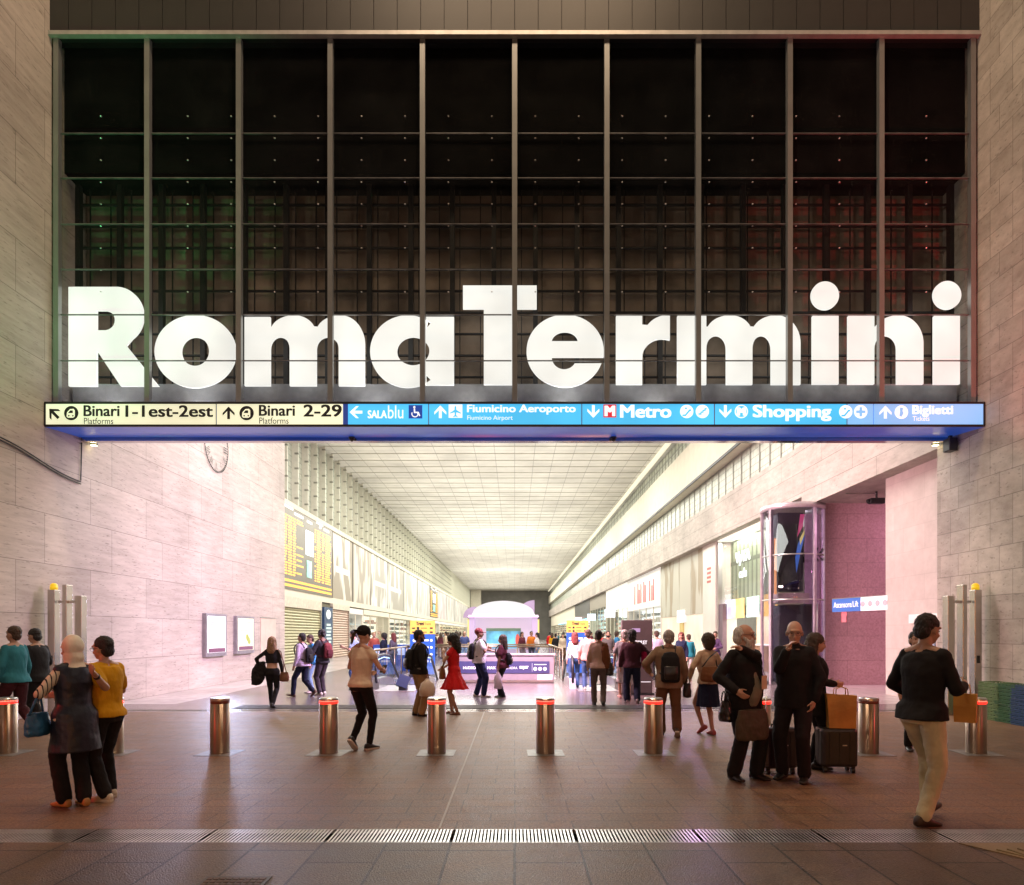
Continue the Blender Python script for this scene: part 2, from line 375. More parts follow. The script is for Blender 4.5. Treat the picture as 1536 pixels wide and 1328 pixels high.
    # ---- trousers / skirt
    if bottom:
        kind, mat = bottom[0], bottom[1]; fit = bottom[2] if len(bottom) > 2 else 1.0; q = MB()
        wz = bottom[3] if len(bottom) > 3 else 1.04
        if kind in ('trousers', 'shorts'):
            q.rings([(0, lerp_ring(T, z)[2]+sp(z), z+dz, lerp_ring(T, z)[0]+.012*fit, lerp_ring(T, z)[1]+.012*fit+belly*.5*math.exp(-((z-1.06)/.12)**2)) for z in (.84, .9, .96, wz)], 18)
            for i, (hp_, k, a, pit) in enumerate(legs):
                q.cap(hp_, k, .092+.012*fit, .056+.016*fit, 14)
                if kind == 'trousers':
                    e = k.lerp(a, .98); q.cap(k, e, .055+.015*fit, .036+.024*fit, 14, hem=2); m = k.lerp(a, .3); q.ell(m+Vector((0, -.02, 0)), (.044+.01*fit, .05+.008*fit, .11))
                else:
                    q.cap(k, k.lerp(a, .08), .06+.016*fit, .07+.016*fit, 14)
        else:
            hem = bottom[4] if len(bottom) > 4 else .50; fl = bottom[5] if len(bottom) > 5 else .06
            my = (legs[0][2].y+legs[1][2].y)/2; zs = [wz, .98, .92, .85, (.85+hem)/2, hem]; rr = []
            for z in zs:
                r = lerp_ring(T, z); t = max(0, (.92-z)/(.92-hem)); sp_ = abs(legs[0][2].y-legs[1][2].y)*.22*t
                rr.append((0, r[2]+sp(z)+my*.45*t, z+dz, r[0]+.016+fl*t, r[1]+.016+fl*t+sp_))
            n = 40; o = []
            for ri, (cx, cy, z, rx, ry) in enumerate(rr):
                am = .09*max(0, ri-2)/3
                o.append([Vector((cx+rx*(1+am*math.cos(9*2*PI*j/n))*math.cos(2*PI*j/n), cy+ry*(1+am*math.cos(9*2*PI*j/n))*math.sin(2*PI*j/n), z)) for j in range(n)])
            q.loft(o)
        q.xf(S_); f.bottom = q.soft('skirt' if kind == 'skirt' else kind, mat, root, (.011 if near == 2 else .014 if near else .022)*s, 4, .016 if near else 0, .07)
    # ---- top
    def make_top(spec, name=None):
        kind, mat = spec['kind'], spec['mat']; e = spec.get('e', .018); hem = spec.get('hem', .86); sl = spec.get('sleeve', 'long'); nk = spec.get('neck', 1.445)
        q = MB(); zs = [hem+(nk-hem)*i/11 for i in range(12)]; rr = []
        for z in zs:
            r = lerp_ring(T, z); t = max(0, (.95-z)); fl = spec.get('flare', .1)*t
            kx = .178+.012*(bottom[2] if bottom and len(bottom) > 2 else 1)+.022 if z < .99 and bottom and bottom[0] != 'skirt' else 0
            rr.append((0, r[2]+sp(z), z+dz, max(kx, (r[0]+e+fl)*(wide if z > 1.1 else 1)), max(kx-.085 if kx else 0, r[1]+e+fl)+belly*math.exp(-((z-1.06)/.12)**2)+abs(legs[0][1].y-legs[1][1].y)*.42*min(1, max(0, 1.0-z)/.16)))
        q.rings(rr, 22)
        th = 1 if sex == 'm' else .86
        for i, (S, el, W) in enumerate(arms):
            sg = i*2-1; g = e*.40
            q.cap(tp((sg*.035, -.025, nk+.008)), S+Vector((-sg*.02, 0, .0)), .046+g*.6, .050+g*.6, 12)
            if sl == 'none': q.ell(S+Vector((-sg*.025, 0, .0)), (.05, .055+g*.5, .06)); continue
            if sl == 'short': q.cap(S+Vector((-sg*.03, 0, 0)), S.lerp(el, .72), .060*th+g, .056*th+g, 14, hem=2)
            elif sl == 'cap': q.cap(S+Vector((-sg*.03, 0, 0)), S.lerp(el, .32), .058*th+g, .062*th+g, 14, hem=2)
            else:
                q.cap(S+Vector((-sg*.03, 0, 0)), el, .056*th+g, .046*th+g, 14); q.cap(el, el.lerp(W, .97 if sl == 'long' else .55), .048*th+g, .036*th+g, 14, hem=2)
        if spec.get('collar'): q.cap(tp((0, -.012, 1.44)), tp((0, -.004, 1.49)), .072, .066)
        if spec.get('hood'): q.ell(tp((0, -.10, 1.45)), (.11, .06, .07))
        q.xf(S_); o = q.soft(name or kind, mat, root, (.0105 if near == 2 else .013 if near else .022)*s, 4, spec.get('wr', .022) if near else 0, .12)
        return o
    if under: f.under = make_top(under)
    if top: f.top = make_top(top)
    # ---- shoes
    if shoes and not barefoot:
        sm = shoes if not isinstance(shoes, tuple) else pm('leather_%02x%02x%02x' % tuple(int(c*255) for c in shoes), shoes, .45, 0, .15, 20)
        for i, (hp_, k, a, pit) in enumerate(legs):
            sg = i*2-1; Mf = Matrix.Translation(a) @ Matrix.Rotation(R(-9*sg), 4, 'Z') @ Matrix.Rotation(R(-pit), 4, 'X')
            q = MB(); rr = []
            for yy, hw, z0, z1 in ((-.082, .022, -.075, -.03), (-.070, .034, -.082, .0), (-.03, .037, -.083, .018), (.03, .040, -.083, .002), (.08, .045, -.083, -.025), (.13, .045, -.083, -.040), (.165, .034, -.081, -.048), (.182, .014, -.078, -.055)):
                rr.append([Mf @ Vector((hw*math.copysign(abs(math.cos(t))**.75, math.cos(t)), yy, (z0+z1)/2+(z1-z0)/2*math.copysign(abs(math.sin(t))**.75, math.sin(t)))) for t in [2*PI*j/14 for j in range(14)]])
            q.loft(rr); q.xf(S_); o = q.build('shoe', sm, root, True)
            if sole:
                q = MB(); rr = []
                for yy, hw in ((-.086, .024), (-.06, .039), (.03, .043), (.09, .049), (.14, .047), (.187, .016)):
                    rr.append([Mf @ Vector((sx*hw, yy, zz)) for sx, zz in ((-1, -.085), (1, -.085), (1, -.062), (-1, -.062))])
                q.loft(rr); q.xf(S_); q.build('sole', sole, o)
    # ---- hair and headgear
    hm = MATS['hair_'+hcol]; q = MB(); hv = .010 if near else .018; nm = 'hair'
    if hair in ('short', 'curly', 'afro', 'bun'):
        g = {'short': 0, 'curly': .022, 'afro': .03, 'bun': .003}[hair]
        q.ell(hd((0, -.018, 1.690)), (.081+g, .098+g, .088+g), HR, 18, 12); q.ell(hd((0, -.055, 1.63)), (.070+g, .055+g, .075+g), HR)
        if hair == 'bun': q.ell(hd((0, -.10, 1.74)), (.04, .04, .04), HR)
        if hair == 'curly': q.ell(hd((0, -.045, 1.60)), (.088, .07, .10), HR)
    elif hair in ('long', 'curlylong'):
        g = .012 if hair == 'long' else .026
        q.ell(hd((0, -.020, 1.690)), (.080+g, .096+g, .088+g*.6), HR, 18, 12)
        L = 1.36 if hair == 'long' else 1.33
        q.rings([(0, -.075, 1.70, .07, .05), (0, -.080, 1.62, .086+g, .055+g), (0, -.085, 1.52, .098+g, .050+g), (0, -.095, 1.43, .095+g, .045+g), (0, -.10, L, .055, .03)], 16, M=HM @ Matrix.Translation((0, 0, -1.50)))
        for sg in (-1, 1): q.cap(hd((sg*.074, -.015, 1.69)), hd((sg*.080, -.03, 1.48)), .026+g*.4, .03+g*.4)
    elif hair == 'balding':
        q.ell(hd((0, -.05, 1.625)), (.083, .066, .055), HR)
    elif hair == 'receding':
        q.ell(hd((0, -.035, 1.668)), (.087, .088, .085), HR); q.ell(hd((0, -.06, 1.61)), (.082, .062, .065), HR)
    elif hair == 'hijab':
        q.ell(hd((0, -.030, 1.668)), (.092, .098, .112), HR, 20, 14); q.ell(hd((0, -.01, 1.56)), (.088, .095, .09), HR)
        q.rings([(0, -.01+sp(1.38), 1.36+dz, .16, .10), (0, -.01+sp(1.42), 1.42+dz, .145, .105), (0, -.01+sp(1.47), 1.48+dz, .095, .09), (0, 0+sp(1.5), 1.55+dz, .078, .08)], 20)
        hm = cloth('hijab', (.74, .71, .62)); nm = 'headscarf'
    if q.v: q.xf(S_); f.hair = q.soft(nm, hm, root, hv*s, 2, {'curly': .04, 'afro': .045, 'curlylong': .045, 'hijab': .010}.get(hair, .022) if near else 0, .022 if hair != 'hijab' else .10)
    if hair == 'cap' or hair == 'capback':
        cm = hcap = cloth('cap_'+hcol, HAIR[hcol] if hcol in HAIR else (.03, .03, .03)) if hcol != 'red' else cloth('cap_red', (.2, .05, .05))
        q = MB(); q.ell(hd((0, -.012, 1.690)), (.088, .104, .092), HR, 18, 12)
        yb = .12 if hair == 'cap' else -.12; q.ell(hd((0, yb, 1.672)), (.066, .068, .010), HR)
        q.xf(S_); q.soft('cap', cm, root, .010*s, 2)
    if beard:
        q = MB(); bm_ = MATS['hair_'+beard[0]]; L = beard[1]
        q.ell(hd((0, .060, 1.578)), (.060, .048, .036+L*.2), HR); q.ell(hd((0, .088, 1.604)), (.034, .018, .012), HR)
        for sg in (-1, 1): q.cap(hd((sg*.070, .02, 1.63)), hd((sg*.048, .065, 1.575)), .014, .022)
        if L > .05: q.rings([(0, .075, 1.585, .058, .038), (0, .085, 1.54, .055, .036), (0, .088, 1.585-L, .022, .018)], 12, M=HM @ Matrix.Translation((0, 0, -1.50)))
        q.xf(S_); q.soft('beard', bm_, root, .008*s, 1, .02, .02)
    if near and features and hair != 'hijab':
        for sg in (-1, 1):
            MB().ell(hd((sg*.030, .0855, 1.655)), (.0095, .007, .0055), HR, 10, 7).xf(S_).build('eye', MATS['eye_dark'], root, True)
            MB().cap(hd((sg*.016, .092, 1.676)), hd((sg*.046, .082, 1.677)), .0055, .004, 8, 2).xf(S_).build('eyebrow', MATS['hair_'+(hcol if hcol in HAIR else 'black')], root, True)
        MB().ell(hd((0, .097, 1.592)), (.022, .007, .006), HR, 10, 7).xf(S_).build('mouth', MATS['lip'], root, True)
    if glasses:
        q = MB()
        for sg in (-1, 1):
            q.tube([hd((sg*(.033+.023*math.cos(t)), .103, 1.653+.019*math.sin(t))) for t in [2*PI*j/14 for j in range(15)]], .0020, 6)
            q.tube([hd((sg*.056, .100, 1.657)), hd((sg*.082, .05, 1.66)), hd((sg*.083, -.01, 1.652))], .0026, 6)
        q.tube([hd((-.01, .105, 1.656)), hd((.01, .105, 1.656))], .0026, 6)
        q.xf(S_).build('glasses', pm('spectacle_frame', (.03, .03, .035), .3, .6, 0), root, True)
    # world position helper
    f.W = lambda p: root_matrix(root) @ (Vector(p)*s)
    return f
def root_matrix(o): return Matrix.Translation(o.location) @ Matrix.Rotation(o.rotation_euler.z, 4, 'Z')
def FLOOR(y): return 0.0
def hand_pos(f, i):
    """world position just below/around the grip of hand i"""
    S, e, W = f.arms[i]; d = (W-e).normalized(); return f.W(W+d*.085)
# bags: own things, built in the wearer's frame and placed there
def frame_thing(f, name, label, cat, p, group=None):
    o = thing(name, label, cat, f.W(p), f.root.rotation_euler.z, group); return o
def backpack(f, label, mat, trim, w_=.29, h_=.42, d_=.15, z=1.20, low=0):
    s = f.s; yb = -.20 if True else 0; p = f.tp((0, -.13, z)); t = frame_thing(f, 'backpack', label, 'backpack', p)
    q = MB(); q.rings([(0, -d_*.5, -h_/2, w_*.40, d_*.38), (0, -d_*.55, -h_*.42, w_*.5, d_*.5), (0, -d_*.55, 0, w_*.5, d_*.52), (0, -d_*.45, h_*.3, w_*.46, d_*.45), (0, -d_*.35, h_*.46, w_*.33, d_*.3), (0, -d_*.3, h_*.5, w_*.1, d_*.1)], 20)
    q.xf(Matrix.Scale(s, 4)).soft('pack_body', mat, t, .014*s, 3, .012, .08)
    q = MB(); q.rings([(0, -d_*1.0, -h_*.4, w_*.34, d_*.15), (0, -d_*1.05, -h_*.2, w_*.38, d_*.2), (0, -d_*1.0, .02, w_*.36, d_*.12)], 16)
    q.xf(Matrix.Scale(s, 4)).soft('front_pocket', trim, t, .012*s, 3)
    for sg in (-1, 1):
        q = MB(); rel = lambda v: f.tp(v)-p
        pts = [rel((sg*.085, -.135, 1.36)), rel((sg*.10, -.06, 1.485)), rel((sg*.108, .05, 1.475)), rel((sg*.125, .145, 1.38)), rel((sg*.145, .145, 1.24)), rel((sg*.17, .06, 1.10)), rel((sg*.14, -.12, 1.04))]
        pts2 = []
        for i in range(len(pts)-1):
            for k in range(3):
                u = k/3; a = pts[max(i-1, 0)]; b_ = pts[i]; c = pts[i+1]; d = pts[min(i+2, len(pts)-1)]
                pts2.append(.5*((2*b_)+(c-a)*u+(2*a-5*b_+4*c-d)*u*u+(3*b_-a-3*c+d)*u**3))
        pts2.append(pts[-1]); q.tube(pts2, .017, 8).xf(Matrix.Scale(s, 4)).build('strap', trim, t, True)
    return t
def shoulder_bag(f, label, mat, p, size, strap=None, name='handbag', cat='handbag', rz=0, strapmat=None):
    """soft bag: p = centre in the wearer's units; strap: points in the wearer's units"""
    s = f.s; P = Vector(p); t = frame_thing(f, name, label, cat, P); t.rotation_euler.z += R(rz)
    a, b_, c = [k/2 for k in size]; q = MB()
    q.rings([(0, 0, -c, a*.82, b_*.8), (0, 0, -c*.8, a*.98, b_), (0, 0, -c*.1, a, b_*.95), (0, 0, c*.6, a*.9, b_*.6), (0, 0, c, a*.82, b_*.3)], 20)
    q.xf(Matrix.Scale(s, 4)).soft('bag_body', mat, t, .011*s, 3, .015, .06)
    if strap:
        Mi = Matrix.Rotation(-R(rz), 3, 'Z')
        MB().tube([Mi @ (Vector(v)-P) for v in strap], .011, 8).xf(Matrix.Scale(s, 4)).build('strap', strapmat or mat, t, True)
    else:
        for sy in (-1, 1):
            MB().tube([(a*.55*math.cos(k), sy*b_*.25, c*.9+c*.9*math.sin(k)) for k in [PI*j/10 for j in range(11)]], .008, 8).xf(Matrix.Scale(s, 4)).build('handle', strapmat or mat, t, True)
    return t
def plastic_bag(f, label, i, mat, size=(.24, .12, .34)):
    g = hand_pos(f, i); t = thing('carrier_bag', label, 'bag', (g.x, g.y, g.z-.02), f.root.rotation_euler.z+R(80))
    a, b_, c = size; n = 18; q = MB(); rr = []
    for z, k in ((-c, .75), (-c*.97, .95), (-c*.6, 1.05), (-c*.3, .85), (-.06, .4), (0, .12)):
        rr.append([Vector((a/2*k*math.cos(2*PI*j/n)*(1+.10*math.sin(5*j+z*20)), b_/2*k*math.sin(2*PI*j/n)*(1+.12*math.cos(7*j+z*31)), z)) for j in range(n)])
    q.loft(rr); o = q.build('bag_body', mat, t, True)
    MB().tube([(0, -.02, -.01), (0, -.025, .03), (0, 0, .05), (0, .025, .03), (0, .02, -.01)], .006, 8).build('handle', mat, t, True)
    return t
# ------------------------------------------------------------------ materials with masonry patterns
def masonry(name, axes, col, bw, bh, mortar=.006, dark=.45, offset=.5, rough=.7, vein=.25, vstretch=(1, 1, 1), bump=.3, vary=.1, freq=2, squash=1.0, spec=.4, rvar=0, pits=0, mcol=None, grain=.22, gscale=55, spots=0, patch=.18, speck=0):
    """coursed stone: axes picks which object axes run along and across the courses"""
    m, N, L, B = nodes(name); MATS[name] = m
    tc = N.new('ShaderNodeTexCoord'); sp_ = N.new('ShaderNodeSeparateXYZ'); L.new(tc.outputs['Object'], sp_.inputs[0])
    cb = N.new('ShaderNodeCombineXYZ'); L.new(sp_.outputs[axes[0]], cb.inputs[0]); L.new(sp_.outputs[axes[1]], cb.inputs[1])
    br = N.new('ShaderNodeTexBrick'); br.offset = offset; br.offset_frequency = freq; br.squash = squash
    br.inputs['Scale'].default_value = 1; br.inputs['Brick Width'].default_value = bw; br.inputs['Row Height'].default_value = bh
    br.inputs['Mortar Size'].default_value = mortar; br.inputs['Mortar Smooth'].default_value = .1; br.inputs['Bias'].default_value = 0
    c = Vector(col); br.inputs['Color1'].default_value = (*(c*(1-vary)), 1); br.inputs['Color2'].default_value = (*(c*(1+vary)), 1)
    br.inputs['Mortar'].default_value = (*(mcol or c*dark), 1); L.new(cb.outputs[0], br.inputs[0])
    mp = N.new('ShaderNodeMapping'); mp.inputs['Scale'].default_value = vstretch; L.new(tc.outputs['Object'], mp.inputs[0])
    n = N.new('ShaderNodeTexNoise'); n.inputs['Scale'].default_value = 3; n.inputs['Detail'].default_value = 8; n.inputs['Roughness'].default_value = .65
    L.new(mp.outputs[0], n.inputs['Vector'])
    rp = N.new('ShaderNodeValToRGB'); rp.color_ramp.elements[0].position = .32; rp.color_ramp.elements[1].position = .62
    rp.color_ramp.elements[0].color = (1-vein, 1-vein*1.05, 1-vein*1.1, 1); rp.color_ramp.elements[1].color = (1.0, 1.0, 1.0, 1)
    L.new(n.outputs[0], rp.inputs[0])
    mx = N.new('ShaderNodeMix'); mx.data_type = 'RGBA'; mx.blend_type = 'MULTIPLY'; mx.inputs[0].default_value = 1
    L.new(br.outputs[0], mx.inputs[6]); L.new(rp.outputs[0], mx.inputs[7]); out = mx.outputs[2]
    n3 = N.new('ShaderNodeTexNoise'); n3.inputs['Scale'].default_value = .35; n3.inputs['Detail'].default_value = 3; L.new(tc.outputs['Object'], n3.inputs['Vector'])
    r3 = N.new('ShaderNodeMapRange'); r3.inputs['From Min'].default_value = .3; r3.inputs['From Max'].default_value = .7; r3.inputs['To Min'].default_value = 1-patch; r3.inputs['To Max'].default_value = 1+patch*.6
    L.new(n3.outputs[0], r3.inputs[0])
    m3 = N.new('ShaderNodeMix'); m3.data_type = 'RGBA'; m3.blend_type = 'MULTIPLY'; m3.inputs[0].default_value = 1
    L.new(out, m3.inputs[6]); L.new(r3.outputs[0], m3.inputs[7]); out = m3.outputs[2]
    hsrc = br.outputs['Fac']
    if pits:
        mp2 = N.new('ShaderNodeMapping'); mp2.inputs['Scale'].default_value = [k*3.2 for k in vstretch]; L.new(tc.outputs['Object'], mp2.inputs[0])
        n4 = N.new('ShaderNodeTexNoise'); n4.inputs['Scale'].default_value = 4; n4.inputs['Detail'].default_value = 6; L.new(mp2.outputs[0], n4.inputs['Vector'])
        r4 = N.new('ShaderNodeValToRGB'); r4.color_ramp.elements[0].position = .30; r4.color_ramp.elements[1].position = .39
        r4.color_ramp.elements[0].color = (1-pits, 1-pits, 1-pits, 1); r4.color_ramp.elements[1].color = (1, 1, 1, 1); L.new(n4.outputs[0], r4.inputs[0])
        m4 = N.new('ShaderNodeMix'); m4.data_type = 'RGBA'; m4.blend_type = 'MULTIPLY'; m4.inputs[0].default_value = 1
        L.new(out, m4.inputs[6]); L.new(r4.outputs[0], m4.inputs[7]); out = m4.outputs[2]
    if spots:
        vo = N.new('ShaderNodeTexVoronoi'); vo.inputs['Scale'].default_value = 2.6; L.new(tc.outputs['Object'], vo.inputs['Vector'])
        rs = N.new('ShaderNodeValToRGB'); rs.color_ramp.elements[0].position = .055; rs.color_ramp.elements[1].position = .075; rs.color_ramp.elements[0].color = (1-spots,)*3+(1,); rs.color_ramp.elements[1].color = (1, 1, 1, 1)
        L.new(vo.outputs['Distance'], rs.inputs[0]); m6 = N.new('ShaderNodeMix'); m6.data_type = 'RGBA'; m6.blend_type = 'MULTIPLY'; m6.inputs[0].default_value = 1
        L.new(out, m6.inputs[6]); L.new(rs.outputs[0], m6.inputs[7]); out = m6.outputs[2]
    if speck:
        n7 = N.new('ShaderNodeTexNoise'); n7.inputs['Scale'].default_value = 42; n7.inputs['Detail'].default_value = 2; L.new(tc.outputs['Object'], n7.inputs['Vector'])
        r7 = N.new('ShaderNodeMapRange'); r7.inputs['From Min'].default_value = .3; r7.inputs['From Max'].default_value = .7; r7.inputs['To Min'].default_value = 1-speck; r7.inputs['To Max'].default_value = 1+speck; L.new(n7.outputs[0], r7.inputs[0])
        m7 = N.new('ShaderNodeMix'); m7.data_type = 'RGBA'; m7.blend_type = 'MULTIPLY'; m7.inputs[0].default_value = 1; L.new(out, m7.inputs[6]); L.new(r7.outputs[0], m7.inputs[7]); out = m7.outputs[2]
    L.new(out, B.inputs['Base Color'])
    B.inputs['Specular IOR Level'].default_value = spec; B.inputs['Roughness'].default_value = rough
    if rvar:
        mr = N.new('ShaderNodeMapRange'); mr.inputs['From Min'].default_value = .3; mr.inputs['From Max'].default_value = .7; mr.inputs['To Min'].default_value = max(.05, rough-rvar); mr.inputs['To Max'].default_value = rough+rvar
        L.new(n.outputs[0], mr.inputs[0]); L.new(mr.outputs[0], B.inputs['Roughness'])
    b1 = N.new('ShaderNodeBump'); b1.inputs['Strength'].default_value = bump; b1.inputs['Distance'].default_value = .01; b1.invert = True
    L.new(hsrc, b1.inputs['Height'])
    n5 = N.new('ShaderNodeTexNoise'); n5.inputs['Scale'].default_value = gscale; n5.inputs['Detail'].default_value = 3; L.new(tc.outputs['Object'], n5.inputs['Vector'])
    b2 = N.new('ShaderNodeBump'); b2.inputs['Strength'].default_value = grain; b2.inputs['Distance'].default_value = .010; L.new(n5.outputs[0], b2.inputs['Height']); L.new(b1.outputs[0], b2.inputs['Normal'])
    L.new(b2.outputs[0], B.inputs['Normal'])
    return m
trav_left = masonry('travertine_left', (1, 2), (.53, .47, .41), 2.3, 1.02, .006, .42, .35, .6, .24, (1, .42, 3.4), .3, .08, pits=.45)
trav_right = masonry('travertine_right', (1, 2), (.50, .45, .39), .62, .48, .007, .55, .42, .65, .28, (1, .8, 1.7), .5, .13, 3, pits=.35)
trav_fascia = masonry('travertine_fascia', (1, 2), (.55, .50, .45), 3.2, .70, .010, .55, .4, .6, .25, (1, .6, 2), .2, .05, pits=.25)
pink_stone = masonry('pillar_stone', (1, 2), (.56, .50, .46), .9, .62, .004, .8, .5, .7, .12, (1, 1, 1), .1, .04)
granite = masonry('red_granite', (0, 2), (.40, .25, .27), 1.25, .78, .006, .6, .5, .55, .30, (6, 6, 6), .2, .06)
setts = masonry('sett_paving', (0, 1), (.225, .130, .076), .50, .25, .007, .50, .43, .40, .34, (1.6, 1.6, 1), .5, .11, 3, rvar=.08, spec=.18, pits=.35, grain=1.0, gscale=90, speck=.38, spots=.35, patch=.30)
slabs = masonry('slab_paving', (1, 0), (.145, .098, .068), .74, .503, .010, .22, .37, .40, .38, (.9, 1.4, 1), .5, .22, 3, rvar=.08, spec=.25, pits=.3, grain=.9, gscale=80, speck=.30, spots=.4, patch=.28)
hall_tile = masonry('hall_floor', (0, 1), (.15, .12, .125), 1.2, 1.2, .006, .7, .5, .24, .14, (1, 1, 1), 0, .08, rvar=.02, spec=.5, grain=0)
marble = masonry('marble_border', (0, 1), (.48, .42, .42), 1.2, 1.2, .006, .7, .5, .24, .15, (1, 1, 1), 0, .05, rvar=.02, grain=0)
ceil_m = masonry('ceiling_panels', (0, 1), (.72, .71, .65), 1.30, 1.77, .022, .62, .0, .7, .06, (.4, .4, .4), .2, .03)
glassbrick = masonry('glass_brick', (1, 2), (.52, .56, .47), .55, .31, .02, .55, .5, .35, .10, (1, 1, 1), .3, .05)
steel = pm('brushed_steel', (.55, .54, .53), .30, 1, .08, 3, .12, 60, stretch=(1, 1, .05))
polish = pm('polished_steel', (.50, .39, .31), .38, 1, .05, 3, .03, 30, stretch=(1, 1, .03))  # copper tint in the base stands for reflected warm light
B0 = polish.node_tree.nodes['Principled BSDF']; B0.inputs['Anisotropic'].default_value = 1.0; B0.inputs['Anisotropic Rotation'].default_value = .25; tn = polish.node_tree.nodes.new('ShaderNodeTangent'); tn.direction_type = 'RADIAL'; tn.axis = 'Z'; polish.node_tree.links.new(tn.outputs[0], B0.inputs['Tangent'])
dark_metal = pm('dark_metal', (.035, .036, .04), .45, .3, .1)
mullion_m = pm('mullion_aluminium', (.27, .28, .275), .35, .6, .1, 2, 0)
black_m = pm('black_paint', (.012, .012, .013), .5, 0, .1)
white_m = pm('white_paint', (.78, .77, .74), .55, 0, .04)
cream_m = pm('cream_plaster', (.70, .66, .54), .7, 0, .06, 2)

# ------------------------------------------------------------------ ground
struct(MB().quad((-400, -400, -.30), (400, -400, -.30), (400, 400, -.30), (-400, 400, -.30)).build('ground', pm('earth', (.05, .045, .04), .9)), 'dark open ground around the station', 'ground')
def sheet(name, x0, x1, y0, y1, mat, label, z=0): return struct(MB().quad((x0, y0, z), (x1, y0, z), (x1, y1, z), (x0, y1, z)).build(name, mat), label, 'paving')
GY0, GY1 = 5.385, 5.750
sheet('pavement', -40, 40, -40, GY0, slabs, 'dark stone slab pavement in the foreground')
sheet('forecourt', -40, 40, GY1, 14.35, setts, 'brown stone sett paving between drain and entrance')
sheet('channel_bed', -40, 40, GY0, GY1, black_m, 'dark drain channel bed below the grate', -.09)
for y in (GY0, GY1): struct(MB().quad((-40, y, -.09), (40, y, -.09), (40, y, 0), (-40, y, 0)).build('channel_wall', black_m), 'side of the drain channel', 'paving')
sheet('entrance_strip', -9.5, 9.5, 14.35, 15.9, hall_tile, 'strip of smooth floor under the entrance doors')
sheet('hall_floor', -7.9, 8.3, 15.9, 192, hall_tile, 'polished mauve grey floor of the station hall')
sheet('marble_border', -14, -7.9, 15.9, 192, marble, 'pale marble floor border along the hall side')
sheet('marble_border', 8.3, 17, 15.9, 192, marble, 'pale marble floor border along the hall side')
struct(MB().bb(-.645, -.625, GY1, 14.35, .0005, .004).build('joint_strip', pm('pale_joint', (.34, .30, .27), .6)), 'thin pale joint line running up to the entrance', 'paving')
# threshold: metal strips and a ribbed mat
t = thing('door_track', 'long pale metal floor track across the entrance', 'floor track', (0, 14.62, 0))
MB().bb(-9.5, 9.5, -.10, .10, .0, .006).build('track_plate', pm('track_metal', (.60, .57, .54), .22, .8, .15, 4), t)
for y in (-.05, .05): MB().bb(-9.5, 9.5, y-.006, y+.006, .006, .009).build('track_slot', black_m, t)
t = thing('entrance_mat', 'wide dark ribbed mat just inside the entrance', 'floor mat', (0, 15.25, 0))
MB().bb(-6.2, 6.2, -.36, .36, 0, .008).build('mat_base', pm('mat_dark', (.05, .047, .048), .6, .2), t)
q = MB()
for i in range(14): q.bb(-6.15, 6.15, -.33+i*.05, -.33+i*.05+.022, .008, .013)
q.build('mat_rib', pm('rib_grey', (.11, .10, .105), .5, .4, .2), t)
# drain grate in one metre sections
gal = pm('galvanised', (.58, .57, .56), .34, .85, .15, 6)
proto = None
for i in range(13):
    x0 = -6.5+i*1.0
    lab = ['far left', 'left end', 'left', 'lower left', 'left of middle', 'middle left', 'middle', 'middle right', 'right of middle', 'lower right', 'right', 'right end', 'far right'][i]
    if proto is None:
        t = thing('drain_grate', 'x', 'drain grate', (x0, (GY0+GY1)/2, 0), 0, 'drain grate sections'); q = MB()
        for k in range(33): q.bb(.010+k*.0298, .010+k*.0298+.0155, -.172, .172, -.0035, -.001)
        q.build('grate_bar', gal, t)
        MB().bb(0, .992, .172, .180, -.034, 0).build('grate_frame', gal, t); MB().bb(0, .992, -.180, -.172, -.034, 0).build('grate_frame', gal, t)
        proto = t
    else: t = copy_tree(proto); t.location.x = x0
    t['label'] = f'galvanised slotted drain grate section, {i+1}{["st","nd","rd"][i] if i < 3 else "th"} from the left of the row' if False else f'slotted steel drain grate section at the {lab} of the long row'
# yellow tactile paving bottom right and a manhole bottom left
t = thing('tactile_paving', 'yellowish ribbed tactile paving patch at the bottom right corner', 'tactile paving', (4.6, 4.35, 0))
tac = pm('tactile_yellow', (.20, .15, .075), .5, 0, .25, 5, .2)
q = MB(); q.add([(-.62, 1.0, .004), (-.2, -1.6, .004), (2.4, -1.6, .004), (2.4, 1.0, .004)], [(0, 1, 2, 3)]); q = MB(); q.prism([(-2.0, 0), (2.5, 0), (2.5, .006), (-2.0, .006)], 0, .001); q = MB()
poly = [(-1.12, 1.0), (.05, -.8), (2.4, -.8), (2.4, 1.0)]
q.add([(x, y, 0) for x, y in poly]+[(x, y, .006) for x, y in poly], [(4, 5, 6, 7), (0, 3, 2, 1), (0, 1, 5, 4), (1, 2, 6, 5), (2, 3, 7, 6), (3, 0, 4, 7)])
q.build('tactile_slab', tac, t); q = MB()
for r in [.25+.09*k for k in range(20)]:
    pts = [(.55+r*1.0*math.cos(a), 1.02-r*math.sin(a)*.9, .008) for a in [PI*j/22 for j in range(23)]]
    pts = [p for p in pts if p[1] < .96 and p[1] > -.78 and p[0] < 2.36 and p[0] > -1.1+(.98-p[1])*.66]
    if len(pts) > 2: q.tube(pts, .008, 6)
q.build('tactile_rib', tac, t)
t = thing('manhole_cover', 'small rusty square manhole cover in the slabs at the bottom edge', 'manhole', (-1.86, 4.42, 0))
MB().bb(-.22, .22, -.2, .2, 0, .006).build('cover_frame', pm('cover_rim', (.07, .06, .05), .5, .3), t)
q = MB()
for i in range(9):
    for j in range(7): q.bb(-.195+i*.044, -.195+i*.044+.034, -.17+j*.05, -.17+j*.05+.038, .006, .010)
q.build('cover_plate', pm('cover_rust', (.10, .055, .035), .6, .3, .3), t)

